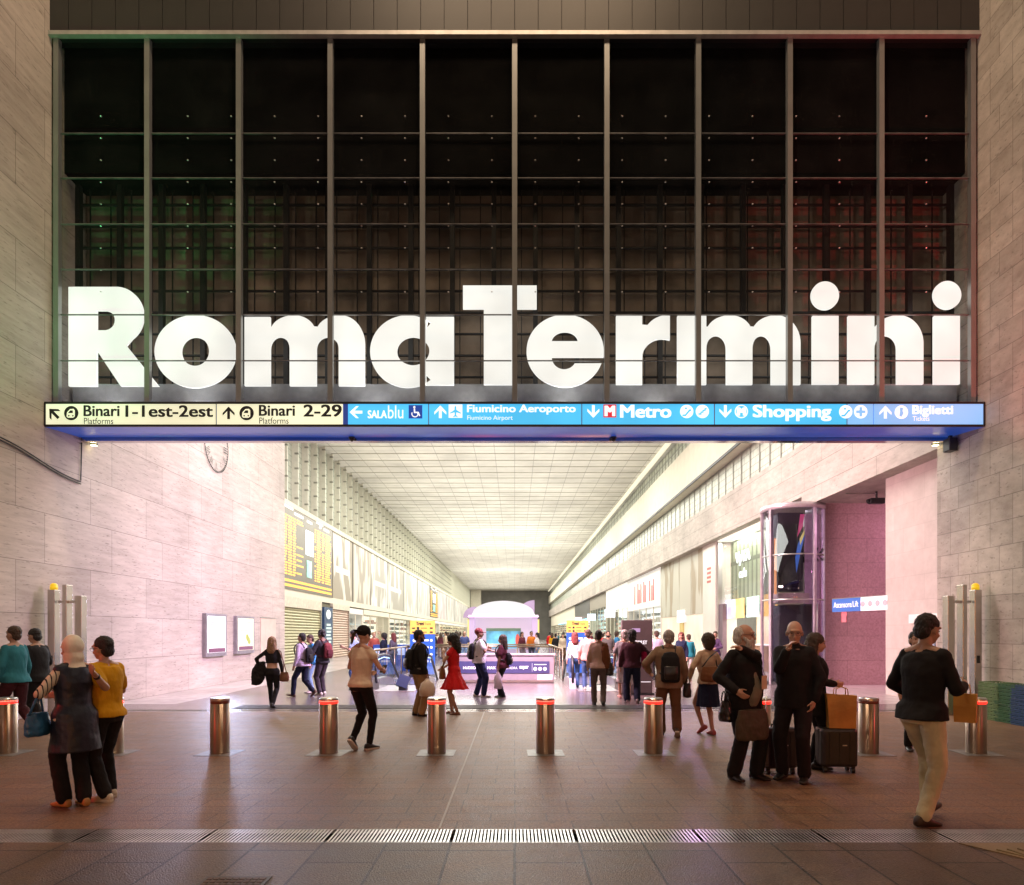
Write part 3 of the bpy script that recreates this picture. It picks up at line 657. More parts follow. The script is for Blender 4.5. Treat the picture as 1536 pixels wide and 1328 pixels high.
# ------------------------------------------------------------------ walls around the portal
tag(MB().bb(-15.5, -9.5, -14, 28.2, 0, 22).build('stone_wall', trav_left), 'long travertine side wall on the left with streaky slabs, washed violet inside', 'wall')
tag(MB().bb(9.5, 15.5, -14, 15.35, 0, 22).build('stone_wall', trav_right), 'travertine block wall at the right edge with staggered blocks', 'wall')
tag(MB().bb(10.0, 17, 15.35, 18.4, 0, 5.8).build('corner_wall', pink_stone), 'smooth pink lit wall pier right of the red granite recess', 'wall')
tag(MB().bb(9.86, 17, 21.8, 22.2, 0, 5.8).build('granite_wall', granite), 'deep pink red granite wall at the back of the lift recess', 'wall')
tag(MB().bb(17, 17.3, 15.35, 191, 0, 5.8).build('recess_wall', cream_m), 'plain pale side wall deep inside the recess on the right', 'wall')
t = thing('fascia_beam', 'long travertine clad beam running over the shops on the right', 'beam', (0, 0, 0))
MB().bb(9.5, 17, 15.35, 22.6, 5.8, 7.9).build('beam_end', trav_fascia, t); MB().bb(9.5, 17, 22.6, 191, 6.16, 7.9).build('beam_run', trav_fascia, t)
t = thing('upper_beam', 'plain cream beam between the two glazed bands high on the right', 'beam', (0, 0, 0))
MB().bb(9.5, 17, 15.35, 191, 9.62, 11.92).build('beam_run', cream_m, t); MB().bb(9.44, 9.5, 15.35, 191, 9.62, 9.74).build('beam_lip', dark_metal, t)
def glazed_band(label, z0, z1, sp0, bars, y1=150):
    t = thing('glazed_band', label, 'glazing', (0, 0, 0))
    MB().bb(10.0, 10.1, 15.35, 191, z0, z1).build('glass_brick_panel', glassbrick, t)
    y = 20.0; n = 0
    m = MB().bb(9.965, 9.985, -.03, .03, z0, z1).mesh('band_mullion'); m.materials.append(pm('band_bar', (.34, .35, .31), .5, .2))
    while y < 191 and n < 96:
        o = bpy.data.objects.new('band_mullion', m); C.objects.link(o); o.parent = t; o.location.y = y; y += sp0*(1 if y < 60 else 2.2); n += 1
    for z in bars: MB().bb(9.955, 9.98, 15.35, 191, z-.02, z+.02).build('band_rail', mullion_m, t)
glazed_band('glazed band with vertical mullions just above the travertine beam', 7.9, 9.62, 1.12, (7.98, 9.54))
glazed_band('upper glazed band in close bars right under the hall ceiling', 11.92, 13.38, .9, (12.0, 12.4, 12.9))
tag(MB().bb(9.3, 9.62, 15.35, 191, 13.30, 13.38).build('light_cove', em('cove', (1, .93, .72), .75)), 'thin bright cove strip along the right ceiling edge', 'light strip')
q = MB()
for i in range(96): q.bb(-12.1, 9.3, 22.0+i*1.77-.035, 22.0+i*1.77+.035, 13.47, 13.499)
struct(q.build('ceiling_joint', pm('joint_dark', (.40, .38, .31), .8)), 'dark transverse joints across the hall ceiling', 'ceiling')  # plain dark strips for the panel joints
struct(MB().bb(-13, 18, 15.2, 194, 13.5, 13.8).build('hall_ceiling', ceil_m), 'cream panelled ceiling of the hall', 'ceiling')
tag(MB().bb(-13, 18, 191, 191.5, 0, 13.5).build('end_wall', pm('end_grey', (.16, .155, .14), .7, 0, .15, .6)), 'dull grey wall closing the far end of the hall', 'wall')
tag(MB().bb(-12.1, -9.3, 187, 190.9, 0, 13.5).build('end_pier', cream_m), 'cream pier at the far left end of the hall', 'pier')

# ------------------------------------------------------------------ header and glass facade
t = thing('header_cladding', 'dark grey metal cladding panels over the glass front', 'cladding', (0, 13.95, 13.86))
clad = pm('cladding_grey', (.045, .044, .042), .5, .3, .12, 1.2)
m = MB().bb(.006, .474, 0, .04, .09, 3.5).mesh('cladding_panel'); m.materials.append(clad)
for i in range(40):
    o = bpy.data.objects.new('cladding_panel', m); C.objects.link(o); o.parent = t; o.location = (-9.6+i*.48, 0, 0)
MB().bb(-9.6, 9.6, .05, .3, .0, 3.6).build('cladding_back', black_m, t)
MB().bb(-9.5, 9.5, -.06, .05, -.02, .06).build('edge_trim', pm('trim_light', (.50, .49, .47), .4, .5), t)
MB().bb(-9.5, 9.5, -.4, .3, 3.5, 3.6).build('cap_strip', clad, t)
fd = 14.02
t = thing('glass_facade', 'tall dark glass front in ten bays with steel mullions above the entrance', 'glass facade', (0, 0, 0))
MU = [86, 222, 359, 496, 634, 772, 910, 1047, 1184, 1321, 1458]
zt, zb = 13.84, 6.32
fg = glass('facade_glass', (.74, .745, .73), .016, .02)
[setattr(n_.inputs[1], 'default_value', .18) for n_ in fg.node_tree.nodes if n_.type == 'MATH' and n_.operation == 'MULTIPLY_ADD']
N_, L_ = fg.node_tree.nodes, fg.node_tree.links                      # a film of street dust on the panes
o_ = N_['Material Output'].inputs[0].links[0].from_socket; df = N_.new('ShaderNodeBsdfDiffuse'); df.inputs[0].default_value = (.5, .5, .5, 1); ns = N_.new('ShaderNodeTexNoise'); ns.inputs['Scale'].default_value = 1.3; ns.inputs['Detail'].default_value = 6
tc = N_.new('ShaderNodeTexCoord'); L_.new(tc.outputs['Object'], ns.inputs[0]); mr = N_.new('ShaderNodeMapRange'); mr.inputs['From Min'].default_value = .35; mr.inputs['From Max'].default_value = .75; mr.inputs['To Min'].default_value = .004; mr.inputs['To Max'].default_value = .010
L_.new(ns.outputs[0], mr.inputs[0]); mx = N_.new('ShaderNodeMixShader'); L_.new(mr.outputs[0], mx.inputs[0]); L_.new(o_, mx.inputs[1]); L_.new(df.outputs[0], mx.inputs[2]); L_.new(mx.outputs[0], N_['Material Output'].inputs[0])
for a, b in zip(MU, MU[1:]): MB().bb(X(a, fd+.1)+.03, X(b, fd+.1)-.03, 14.10, 14.115, zb, zt).build('pane', fg, t)
for u in MU: MB().bb(X(u, fd)-.052, X(u, fd)+.052, fd-.05, fd+.06, zb, zt).build('mullion', mullion_m, t)
railm = pm('rail_aluminium', (.20, .20, .20), .35, .7, .4, 4)
for v in (200, 267, 336, 404, 472, 541):
    for a, b in zip(MU, MU[1:]): MB().bb(X(a, fd)+.064, X(b, fd)-.064, fd-.005, fd+.035, Z(v, fd)-.008, Z(v, fd)+.008).build('rail', railm, t)
q = MB()
for i in range(21):
    u = 150+i*65.3
    for j in range(9):
        v = 173+j*33
        if min(abs(u-k) for k in MU) > 8: q.ell((X(u, fd), fd+.03, Z(v, fd)), (.019, .02, .013), None, 8, 5)
o = q.build('glazing_bolt', pm('bolt_steel', (.9, .9, .88), .25, .6, 0), t); o['kind'] = 'stuff'
# dark inner wall with a steel grid, right behind the glass
t = thing('inner_grid_wall', 'dark inner wall with a steel grid seen through the glass front', 'inner wall', (0, 0, 0))
MB().bb(-9.5, 9.5, 15.15, 15.3, 5.97, 14.2).build('back_panel', pm('inner_panel', (.24, .185, .14), .5, 0, .5, 1.3), t)
MB().bb(-9.5, 9.5, 14.3, 15.15, 5.97, 6.0).build('bottom_plate', dark_metal, t)
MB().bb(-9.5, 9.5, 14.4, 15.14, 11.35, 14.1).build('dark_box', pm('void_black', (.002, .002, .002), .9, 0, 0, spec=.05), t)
for i in range(22): MB().bb(-9.45+i*.9-.05, -9.45+i*.9+.05, 14.75, 14.87, 6.0, 11.35).build('grid_post', black_m, t)
for i in range(11): MB().bb(-9.5, 9.5, 14.88, 14.94, 6.3+i*.47-.016, 6.3+i*.47+.016).build('grid_bar', black_m, t)
for i in range(42): MB().bb(-9.3+i*.45-.010, -9.3+i*.45+.010, 14.95, 14.98, 6.0, 11.35).build('grid_rod', black_m, t)
MB().bb(-9.4, 9.4, 14.52, 14.56, 6.3, 6.95).build('glow_ledge', pm('ledge_grey', (.34, .34, .35), .6), t)  # added pale ledge that catches the glow of the uplights

# ------------------------------------------------------------------ station name in big lit letters behind the glass
LD = 14.22
letter_m = em('letter_white', (1, .985, .955), 1.65, .12, .8)
def arc(cx, cy, rx, ry, a0, a1, n=20): return [(cx+rx*math.cos(R(a0+(a1-a0)*i/n)), cy-ry*math.sin(R(a0+(a1-a0)*i/n))) for i in range(n+1)]
def m_outline(st, top=474.0, base=577.8, flat=476.5, ctr=506):
    pts = [(st[0][0], base), (st[0][0], flat), (st[0][1], flat), (st[0][1], 491)]
    for i in range(1, len(st)):
        L0, R0 = st[i-1][1], st[i][1]; last = i == len(st)-1
        mid = L0+(R0-L0)*.50 if last else L0+(R0-L0)*.52
        pts += arc(mid, 500, mid-L0, 26, 160, 92, 10)
        if last: pts += arc(mid, 516, R0-mid, 42, 88, 0, 14)
        else: pts += arc(mid, 503, R0-mid, 29, 88, 25, 8)
    pts += [(st[-1][1], base), (st[-1][0], base)]
    for i in range(len(st)-1, 0, -1):
        a, b = st[i-1][1], st[i][0]; c = (a+b)/2; w_ = (b-a)/2
        pts += arc(c, 524, w_, 524-ctr, 0, 180, 14)
        pts += [(a, base)] + ([(st[i-1][0], base)] if i > 1 else [])
    return pts
LET = [
 ('R', [[(104, 580), (104, 431.5), (178, 431.5)]+arc(176, 474, 40, 42.5, 85, -55, 22)+[(190, 519.5), (238.7, 580), (182, 580), (146, 526), (146, 580)], [(146, 466.5), (160, 466.5)]+arc(158, 481.5, 15.5, 15, 80, -80, 12)+[(160, 496.5), (146, 496.5)]]),
 ('o', [arc(293.5, 528, 60.8, 54.5, 0, 360, 56)[:-1], arc(293.5, 528, 21, 21.8, 0, 360, 36)[:-1]]),
 ('m', [m_outline([(367.5, 406), (435, 475), (508.5, 547.4)], base=579.5)]),
 ('a', [arc(612, 528, 56.5, 54, 52, 308, 40)+[(639.5, 563), (639.5, 578.3), (681, 578.3), (681, 476.3), (639.5, 476.3), (639.5, 494)], arc(620, 527.5, 24.3, 21.5, 0, 360, 36)[:-1]]),
 ('T', [[(694.6, 429.4), (805, 429.4), (805, 464), (775, 464), (775, 577.8), (725.8, 577.8), (725.8, 464), (694.6, 464)]]),
 ('e', [arc(847.6, 527.3, 57.8, 54.3, -10, -20, 2)[::-1][:0]+[(828, 536.5), (905.3, 536.5)]+arc(847.6, 527.3, 57.8, 54.3, -8, 338-360+360-18, 60)[0:0]+[(905.4, 530)]+arc(847.6, 527.3, 57.8, 54.3, 0, 340, 60)+[(863.5, 546)]+arc(846, 537, 18.5, 18, -30, -170, 14), [(827.7, 512.8), (867, 512.8)]+arc(847.3, 512.8, 19.6, 14.5, 8, 172, 14)]),
 ('r', [[(924, 577.4), (924, 475), (963, 475), (963, 488)]+arc(1000, 515, 38, 41, 140, 92, 8)+[(1004.4, 474.6), (1004.4, 511)]+arc(993, 538, 30, 29, 75, 170, 12)+[(963, 545), (963, 577.4)]]),
 ('m', [m_outline([(1015.7, 1059), (1089, 1128), (1156.3, 1200)], top=472.5, base=577.5, flat=475, ctr=504)]),
 ('i', [[(1218, 577), (1218, 475), (1257, 475), (1257, 577)], arc(1237, 444.2, 20.7, 20.9, 0, 360, 40)[:-1]]),
 ('n', [m_outline([(1271.5, 1310.5), (1344.7, 1384)], base=577, flat=475, ctr=504)]),
 ('i', [[(1400, 577), (1400, 475), (1438.6, 475), (1438.6, 577)], arc(1420, 443.5, 20.7, 20.9, 0, 360, 40)[:-1]])]
t = thing('station_name', 'huge white glowing letters reading RomaTermini behind the glass front', 'lettering', (0, LD, 6.6))
for ch, loops in LET:
    cu = bpy.data.curves.new('letter', 'CURVE'); cu.dimensions = '2D'; cu.fill_mode = 'BOTH'; cu.extrude = .03
    for lp in loops:
        s_ = cu.splines.new('POLY'); s_.points.add(len(lp)-1); s_.use_cyclic_u = True
        for p, (u, v) in zip(s_.points, lp): p.co = (X(u, LD), Z(v, LD)-6.6, 0, 1)
    o = bpy.data.objects.new('letter_tmp', cu); C.objects.link(o)
    dg = bpy.context.evaluated_depsgraph_get(); me = bpy.data.meshes.new_from_object(o.evaluated_get(dg)); bpy.data.objects.remove(o)
    me.name = 'letter'; me.transform(Matrix.Rotation(R(90), 4, 'X')); me.materials.clear(); me.materials.append(letter_m)
    o = bpy.data.objects.new('letter', me); C.objects.link(o); o.parent = t
# ------------------------------------------------------------------ direction sign over the entrance
SD = 13.78; SZ = 5.86
def su(u): return X(u, SD)
def sv(v): return Z(v, SD)
t = thing('direction_sign', 'long backlit direction sign, yellow then blue panels, over the entrance', 'sign', (0, 0, 0))
navy = pm('sign_navy', (.015, .06, .42), .28, .0, .15, 1.5, emit=.34, ecol=(.02, .10, .55))  # own blue glow stands in for light on the underside
q = MB(); yb = 14.92; zf0, zf1, zb0 = sv(640), sv(603.5), 5.93
q.add([(-9.5, SD+.03, zf0), (9.5, SD+.03, zf0), (9.5, yb, zb0), (-9.5, yb, zb0), (-9.5, SD+.03, zf1), (9.5, SD+.03, zf1), (9.5, yb, zf1), (-9.5, yb, zf1)],
      [(0, 3, 2, 1), (4, 5, 6, 7), (0, 1, 5, 4), (2, 3, 7, 6), (1, 2, 6, 5), (0, 4, 7, 3)])
q.build('housing', navy, t)
q = MB()
for z in (sv(638.6), sv(604.6)): q.bb(-9.49, 9.49, SD-.012, SD+.03, z-.02, z+.02)
for x in (-9.48, 9.48): q.bb(x-.015, x+.015, SD-.012, SD+.03, sv(638), sv(605))
q.build('frame', black_m, t)
yel = em('panel_yellow', (.88, .88, .62), .86, .16, .9); yel.node_tree.nodes['Principled BSDF'].inputs['Roughness'].default_value = .3
blu = em('panel_blue', (.075, .52, .90), .95, .16, .7); blu2 = em('panel_pale_blue', (.22, .50, .88), .95, .14, .6); nv2 = em('panel_navy', (.03, .07, .35), .5)
z0, z1 = sv(636.8), sv(606.2)
for u0, u1, m in ((68.5, 323.5, yel), (325, 514, yel), (514.8, 521.5, nv2), (522, 642, blu), (643.5, 872, blu), (873.5, 1071, blu), (1072.5, 1270, blu), (1271, 1310, blu2), (1311.5, 1475, blu2)):
    MB().bb(su(u0), su(u1), SD+.004, SD+.029, z0, z1).build('sign_panel', m, t)
for u in (324.2, 643, 872.8, 1071.8, 1270.5): MB().bb(su(u)-.008, su(u)+.008, SD-.001, SD+.003, z0, z1).build('panel_joint', pm('joint_grey', (.2, .25, .3), .5), t)
blkm = pm('sign_black', (.015, .015, .02), .5, 0, 0); whm = em('sign_white', (.95, .97, 1), .92); redm = em('sign_red', (.75, .03, .05), .75); drk = em('sign_royal', (.02, .08, .45), .6)
SM = front(0, SD, 0)
def st(s, u0, v0, u1, v1, m, bold=.03): text(s, (su(u0), sv(v1), su(u1) if u1 else None, sv(v0)), m, t, SM, bold)
st('Binari', 126, 608.5, 179, 624.5, blkm, .016); st('Platforms', 126, 627, 170, 637-.6, blkm, .0)
st('1-1est-2est', 189, 608.5, 319, 625.5, blkm, .016)
st('Binari', 389, 608.0, 442, 624, blkm, .016); st('Platforms', 389, 626.5, 433, 636, blkm, .0); st('2-29', 456, 607.5, 512, 625, blkm, .016)
st('SALA', 552, 616, 580, 627.5, whm, .02); st('blu', 582, 608.5, 605, 628, whm, .0)
st('Fiumicino Aeroporto', 701, 607.5, 863, 622, whm, .016); st('Fiumicino Airport', 701, 623.5, 769, 632, whm, .0)
st('Metro', 931, 608, 1006, 626.5, whm, .02); st('Shopping', 1130, 608, 1246, 631.5, whm, .02)
st('Biglietti', 1369, 608.5, 1429, 625.5, whm, .016); st('Tickets', 1369, 624.6, 1394, 631.6, whm, .0)
def flat(poly, m, dy=-.003, nm='symbol'):
    """flat symbol on the sign; poly in photo pixels of the sign plane, cut into faces by bmesh"""
    bm = bmesh.new(); vs = [bm.verts.new((su(u), SD+dy, sv(v))) for u, v in poly]; f = bm.faces.new(vs); f.normal_update(); bmesh.ops.triangulate(bm, faces=[f])
    me = bpy.data.meshes.new(nm); bm.to_mesh(me); bm.free(); me.materials.append(m); o = bpy.data.objects.new(nm, me); C.objects.link(o); o.parent = t; return o
def circ(u, v, r, n=28): return [(u+r*math.cos(2*PI*i/n), v-r*math.sin(2*PI*i/n)) for i in range(n)]
def rot(poly, u, v, a): return [(u+(x-u)*math.cos(R(a))+(y-v)*math.sin(R(a)), v-(x-u)*math.sin(R(a))+(y-v)*math.cos(R(a))) for x, y in poly]
def arrow(u, v, ang, m, s=1.0):
    p = [(0, -9.5), (9, .2), (9, 4.2), (2.1, -2.6), (2.1, 9.5), (-2.1, 9.5), (-2.1, -2.6), (-9, 4.2), (-9, .2)]
    flat(rot([(u+a*s, v+b*s) for a, b in p], u, v, ang), m, nm='arrow')
arrow(81, 620.5, 45, blkm, 1.05); arrow(343, 619.5, 0, blkm, 1.0)
for u in (107, 370):
    flat(circ(u, 620, 10.8), blkm, nm='train_symbol')
    flat([(u-7, 625), (u-6.4, 619), (u-2, 614), (u+3.5, 613.5), (u+5.5, 616), (u+5.5, 625), (u+3, 627), (u-5, 627)], whm if False else yel, -.005, 'train_symbol')
    flat([(u-4.6, 620), (u-1.5, 616), (u+2.5, 616), (u+2.5, 620)], blkm, -.007, 'train_symbol'); flat(circ(u-3.5, 624, 1.2, 10), blkm, -.007, 'train_symbol'); flat(circ(u+2.6, 624, 1.2, 10), blkm, -.007, 'train_symbol')
arrow(534, 618.5, 90, whm); arrow(660.5, 618, 0, whm); arrow(890, 617.5, 180, whm); arrow(1088, 617.5, 180, whm); arrow(1328, 618.5, 0, whm)
flat([(613, 608), (633.5, 608), (633.5, 628), (613, 628)], drk, nm='wheelchair_symbol')
flat(circ(621.5, 611, 1.7, 12), whm, -.005, 'wheelchair_symbol'); flat([(620.6, 613), (622.6, 613), (623, 618), (628, 618), (630.5, 624), (629, 624.8), (626.6, 620), (620.9, 620)], whm, -.005, 'wheelchair_symbol')
flat([p for p in [(622.5+5.4*math.cos(R(a)), 621+5.4*math.sin(R(a))) for a in range(-20, 220, 15)]]+[(622.5+3.9*math.cos(R(a)), 621+3.9*math.sin(R(a))) for a in range(205, -35, -15)], whm, -.005, 'wheelchair_symbol')
flat([(673, 607), (693.5, 607), (693.5, 627), (673, 627)], whm, nm='plane_symbol')
flat([(683.2, 608.5), (684.6, 611), (684.6, 615), (691.5, 619.5), (691.5, 621), (684.6, 618.8), (684.3, 623), (686.6, 625), (686.6, 626), (683.2, 625.2), (679.8, 626), (679.8, 625), (682.1, 623), (681.8, 618.8), (674.9, 621), (674.9, 619.5), (681.8, 615), (681.8, 611)], blu, -.005, 'plane_symbol')
flat([(905, 607), (924.5, 607), (924.5, 626.5), (905, 626.5)], redm, nm='metro_symbol'); text('M', (su(908), sv(624), su(921.5), sv(609.5)), whm, t, SM, .04, 'metro_symbol', .006)
def esc(u, v):
    flat(circ(u, v, 10), whm, nm='escalator_symbol')
    flat([(u-6.5, v+4.6), (u-2.6, v+4.6), (u+4, v-3.2), (u+6.5, v-3.2), (u+6.5, v-.6), (u+5, v-.6), (u-1.5, v+7), (u-6.5, v+7)], blu, -.005, 'escalator_symbol'); flat(circ(u-1.2, v-4.6, 1.6, 10), blu, -.005, 'escalator_symbol')
def stairs(u, v):
    flat(circ(u, v, 10), whm, nm='stairs_symbol'); flat([(u-6, v+5), (u-6, v+2.6), (u-3, v+2.6), (u-3, v), (u, v), (u, v-2.6), (u+3, v-2.6), (u+3, v-5), (u+6.5, v-5), (u+6.5, v-3), (u+4.8, v-3), (u+4.8, v-.6), (u+1.8, v-.6), (u+1.8, v+2), (u-1.2, v+2), (u-1.2, v+5)], blu, -.005, 'stairs_symbol')
esc(1030, 617.5); stairs(1053.5, 617.5); esc(1268.5, 618)
flat(circ(1112, 617.5, 10), whm, nm='shops_symbol'); flat(circ(1112, 617.5, 8.4), blu, -.005, 'shops_symbol'); text('M', (su(1106.6), sv(623), su(1117.4), sv(612.4)), whm, t, SM, .06, 'shops_symbol', .008)
flat(circ(1291, 618, 10), whm, nm='cross_symbol'); flat([(1289, 611), (1293, 611), (1293, 616), (1298, 616), (1298, 620), (1293, 620), (1293, 625), (1289, 625), (1289, 620), (1284, 620), (1284, 616), (1289, 616)], blu2, -.005, 'cross_symbol')
flat(circ(1352, 618.5, 10), whm, nm='ticket_symbol'); flat([(1349.5, 611), (1355, 612.5), (1353.6, 616.5), (1355.4, 620), (1352, 626), (1348.5, 624), (1349.8, 618)], blu2, -.005, 'ticket_symbol')
# mirror strip of the door header under the sign and two camera domes
tag(MB().bb(-9.5, 9.5, 14.95, 15.12, 5.86, 5.945).build('door_header', pm('header_mirror', (.55, .52, .56), .12, 1, .2, 1.2)), 'shiny metal door header strip along the underside of the sign', 'door header')
for i, (u, nm) in enumerate(((528, 'under the arrow of the Sala panel'), (920, 'under the red metro symbol'))):
    t2 = thing('camera_dome', f'small dark camera dome hanging below the sign {nm}', 'camera', (X(u, 14.9), 14.88, 5.90))
    MB().cyl((0, 0, .03), (0, 0, -.01), .07).build('dome_ring', dark_metal, t2, True); MB().ell((0, 0, -.015), (.055, .055, .06)).build('dome_glass', pm('dome_black', (.02, .02, .025), .08, 0, 0), t2, True)
# small uplights standing on top of the sign
for i, u in enumerate((160, 290, 560, 702, 850, 985)):
    t2 = thing('uplight', f'small uplight on top of the sign below the letter {["R", "o", "a", "T", "e", "r"][i]}', 'lamp', (X(u, 14.2), 14.19, sv(603.5)+.005), 0, 'uplights on the sign')
    MB().bb(-.12, .12, -.05, .05, 0, .06).build('lamp_body', dark_metal, t2); MB().bb(-.14, .14, -.03, .06, .062, .068).build('lamp_lens', em('lens_white', (1, .98, .95), 60), t2)
# ------------------------------------------------------------------ hall, left side
XL = -12.1
t = thing('clerestory_wall', 'tall glazed left hall wall with pale fins and dark clips', 'glazed wall', (0, 0, 0))
MB().bb(XL-.4, XL-.3, 28.2, 191, 8.5, 13.5).build('glass_brick_panel', glassbrick, t)
MB().bb(XL-.3, XL+.05, 28.2, 191, 8.45, 8.73).build('sill', cream_m, t)
fin = MB().bb(-.30, .06, -.05, .05, 8.73, 13.5).mesh('fin'); fin.materials.append(pm('fin_cream', (.66, .65, .55), .5, 0, .06))
q = MB()
for k in range(6): q.bb(-.14, .07, -.062, .062, 9.1+k*.83, 9.1+k*.83+.10)
clip = q.mesh('fin_clip'); clip.materials.append(pm('clip_grey', (.27, .27, .22), .5, .2))
for i in range(87):
    y = 29.0+i*1.80
    if y > 186: break
    o = bpy.data.objects.new('fin', fin); C.objects.link(o); o.parent = t; o.location = (XL, y, 0)
    if y < 130: c = bpy.data.objects.new('fin_clip', clip); C.objects.link(c); c.parent = o
tag(MB().bb(XL-.6, XL-.02, 28.2, 191, 3.62, 4.0).build('ledge', cream_m), 'pale ledge running under the display band on the left', 'ledge')
tag(MB().bb(XL-3.5, XL-3.2, 28.2, 191, 0, 8.5).build('backing_wall', cream_m), 'pale wall behind the left shops and displays', 'wall')
tag(MB().bb(XL-1.6, XL-.42, 28.2, 191, 4.0, 8.45).build('band_wall', pm('taupe', (.36, .33, .27), .6)), 'taupe wall band carrying the banners on the left', 'wall')
# departure boards
amb = em('led_amber', (1, .50, .06), 1.15); ledw = em('led_white', (.75, .87, 1), 1.5)
def board(name, label, y0, y1, z0, z1, mid):
    t = thing(name, label, 'display', (XL-.2, (y0+y1)/2, 0)); M = facing_right(XL-.2+.25, 0, 0)
    o = MB().bb(-.2, .22, -(y1-y0)/2, (y1-y0)/2, z0, z1).build('board_case', pm('board_taupe', (.17, .155, .12), .4, .2, .08), t)
    L = y1-y0; y_ = -L/2
    def rows(ya, yb, cols, zt, zb_, n):
        q = MB()
        for i in range(n):
            z = zt-(zt-zb_)*(i+.5)/n; h = (zt-zb_)/n*.30
            for (ca, cb, pr) in cols:
                if random.random() < pr:
                    e = cb-(cb-ca)*random.random()*.3
                    q.bb(.222, .228, ya+(yb-ya)*ca, ya+(yb-ya)*e, z-h, z+h)
        return q
    w_ = mid; zt = z1-.75; zb_ = z0+.75
    rows(-L/2+.1, -L*w_/2-.05, [(.03, .25, 1), (.27, .45, 1), (.47, .60, 1), (.62, .95, .25)], zt, zb_, 22).build('led_rows', amb, t)
    rows(L*w_/2+.1, L/2-.1, [(.02, .10, .7), (.13, .38, 1), (.40, .58, .95), (.60, .95, 1)], zt, zb_, 22).build('led_rows', amb, t)
    q = MB()
    for z in (z0+.22, z0+.48): q.bb(.222, .228, -L/2+.2, L/2-.2, z-.06, z+.07)
    q.build('led_ticker', amb, t)
    q = MB(); q.bb(.222, .24, -L*w_/2+.1, L*w_/2-.1, z0+2.2, z1-1.1); q.build('video_screen', ledw, t)
    q = MB(); q.bb(.222, .24, -L*w_/2+.3, L*w_/2-.45, z0+.9, z0+1.9); q.build('video_screen', em('screen_green', (.35, .8, .65), .8, .7, 2), t)
    q = MB()
    for a, b, z in ((-.44, -.30, z1-.32), (-.28, -.12, z1-.5), (-.05, .05, z1-.55), (.14, .28, z1-.30), (.30, .42, z1-.5), (.2, .24, z1-.5)): q.bb(.222, .227, L*a, L*b, z-.08, z+.06)
    q.build('heading_row', em('led_head', (.95, .98, 1), 1.0), t)
    return t
board('departure_board', 'large departure board with amber rows and a bright screen at the left hall corner', 35.2, 45.2, 4.0, 8.73, .17)
# advertising banners
def banner_mat(i, base, fig):
    m, N, L, B = nodes('banner%d' % i); tc = N.new('ShaderNodeTexCoord'); mp = N.new('ShaderNodeMapping'); mp.inputs['Scale'].default_value = (1, .55, .16); mp.inputs['Location'].default_value = (i*3.1, i*1.7, i)
    L.new(tc.outputs['Object'], mp.inputs[0]); n = N.new('ShaderNodeTexNoise'); n.inputs['Scale'].default_value = 1.6; n.inputs['Detail'].default_value = 2.5; L.new(mp.outputs[0], n.inputs[0])
    r = N.new('ShaderNodeValToRGB'); r.color_ramp.elements[0].position = .50; r.color_ramp.elements[1].position = .56; r.color_ramp.elements[0].color = (*base, 1); r.color_ramp.elements[1].color = (*fig, 1)
    L.new(n.outputs[0], r.inputs[0]); L.new(r.outputs[0], B.inputs['Base Color']); B.inputs['Roughness'].default_value = .5
    return m
by = 45.6; bi = 0
names = ['taupe banner with two slim pale figures beside the departure board', 'taupe banner with pale heads, second after the departure board', 'grey banner with a pale lettering bar, third after the board', 'grey banner with a tall pale figure, fourth after the board', 'light streaked banner midway along the left hall wall', 'light speckled banner just before the distant amber board', 'pink tinged banner just past the distant amber board', 'narrow streaked banner, second past the distant amber board', 'streaked banner, third past the distant amber board', 'last streaked banner near the far pier on the left']
for L_, base, fig in ((5.6, (.33, .29, .22), (.72, .70, .62)), (6.4, (.35, .31, .25), (.70, .64, .54)), (7.6, (.40, .38, .33), (.75, .74, .68)), (9, (.38, .36, .31), (.74, .72, .66)), (11, (.46, .45, .40), (.75, .74, .70)), (12, (.48, .47, .43), (.75, .74, .70)), (14, (.55, .46, .46), (.76, .70, .70)), (16, (.46, .45, .42), (.75, .74, .7)), (18, (.46, .45, .42), (.75, .74, .7)), (22, (.50, .49, .45), (.75, .74, .7))):
    if bi == 6: by += 9.6
    t = thing('banner', names[bi], 'banner', (XL-.2, by+L_/2, 6.36), 0, 'banners along the left hall wall')
    MB().bb(-.18, .15, -L_/2+.05, L_/2-.05, -2.36, 2.3).build('banner_panel', banner_mat(bi, base, fig), t)
    if bi in (0, 2, 3): MB().bb(.15, .156, -L_*.36, L_*.34, -.55, -.12).build('pale_bar', pm('banner_bar', (.74, .73, .68), .6, 0, .25, 8, stretch=(1, 3, .2)), t)
    MB().bb(.14, .17, L_/2-.09, L_/2-.03, -2.36, 2.3).build('banner_edge', dark_metal, t)
    by += L_+.1; bi += 1
board('departure_board', 'distant narrow amber and white display board far along the left wall', by-9.6-14-16-18-22-.4-9.4+.0+80.1-80.0, by-14-16-18-22-.6, 4.0, 8.6, .4) if False else board('departure_board', 'distant amber and white display board far along the left wall', 97.9, 107.2, 4.0, 8.6, .36)
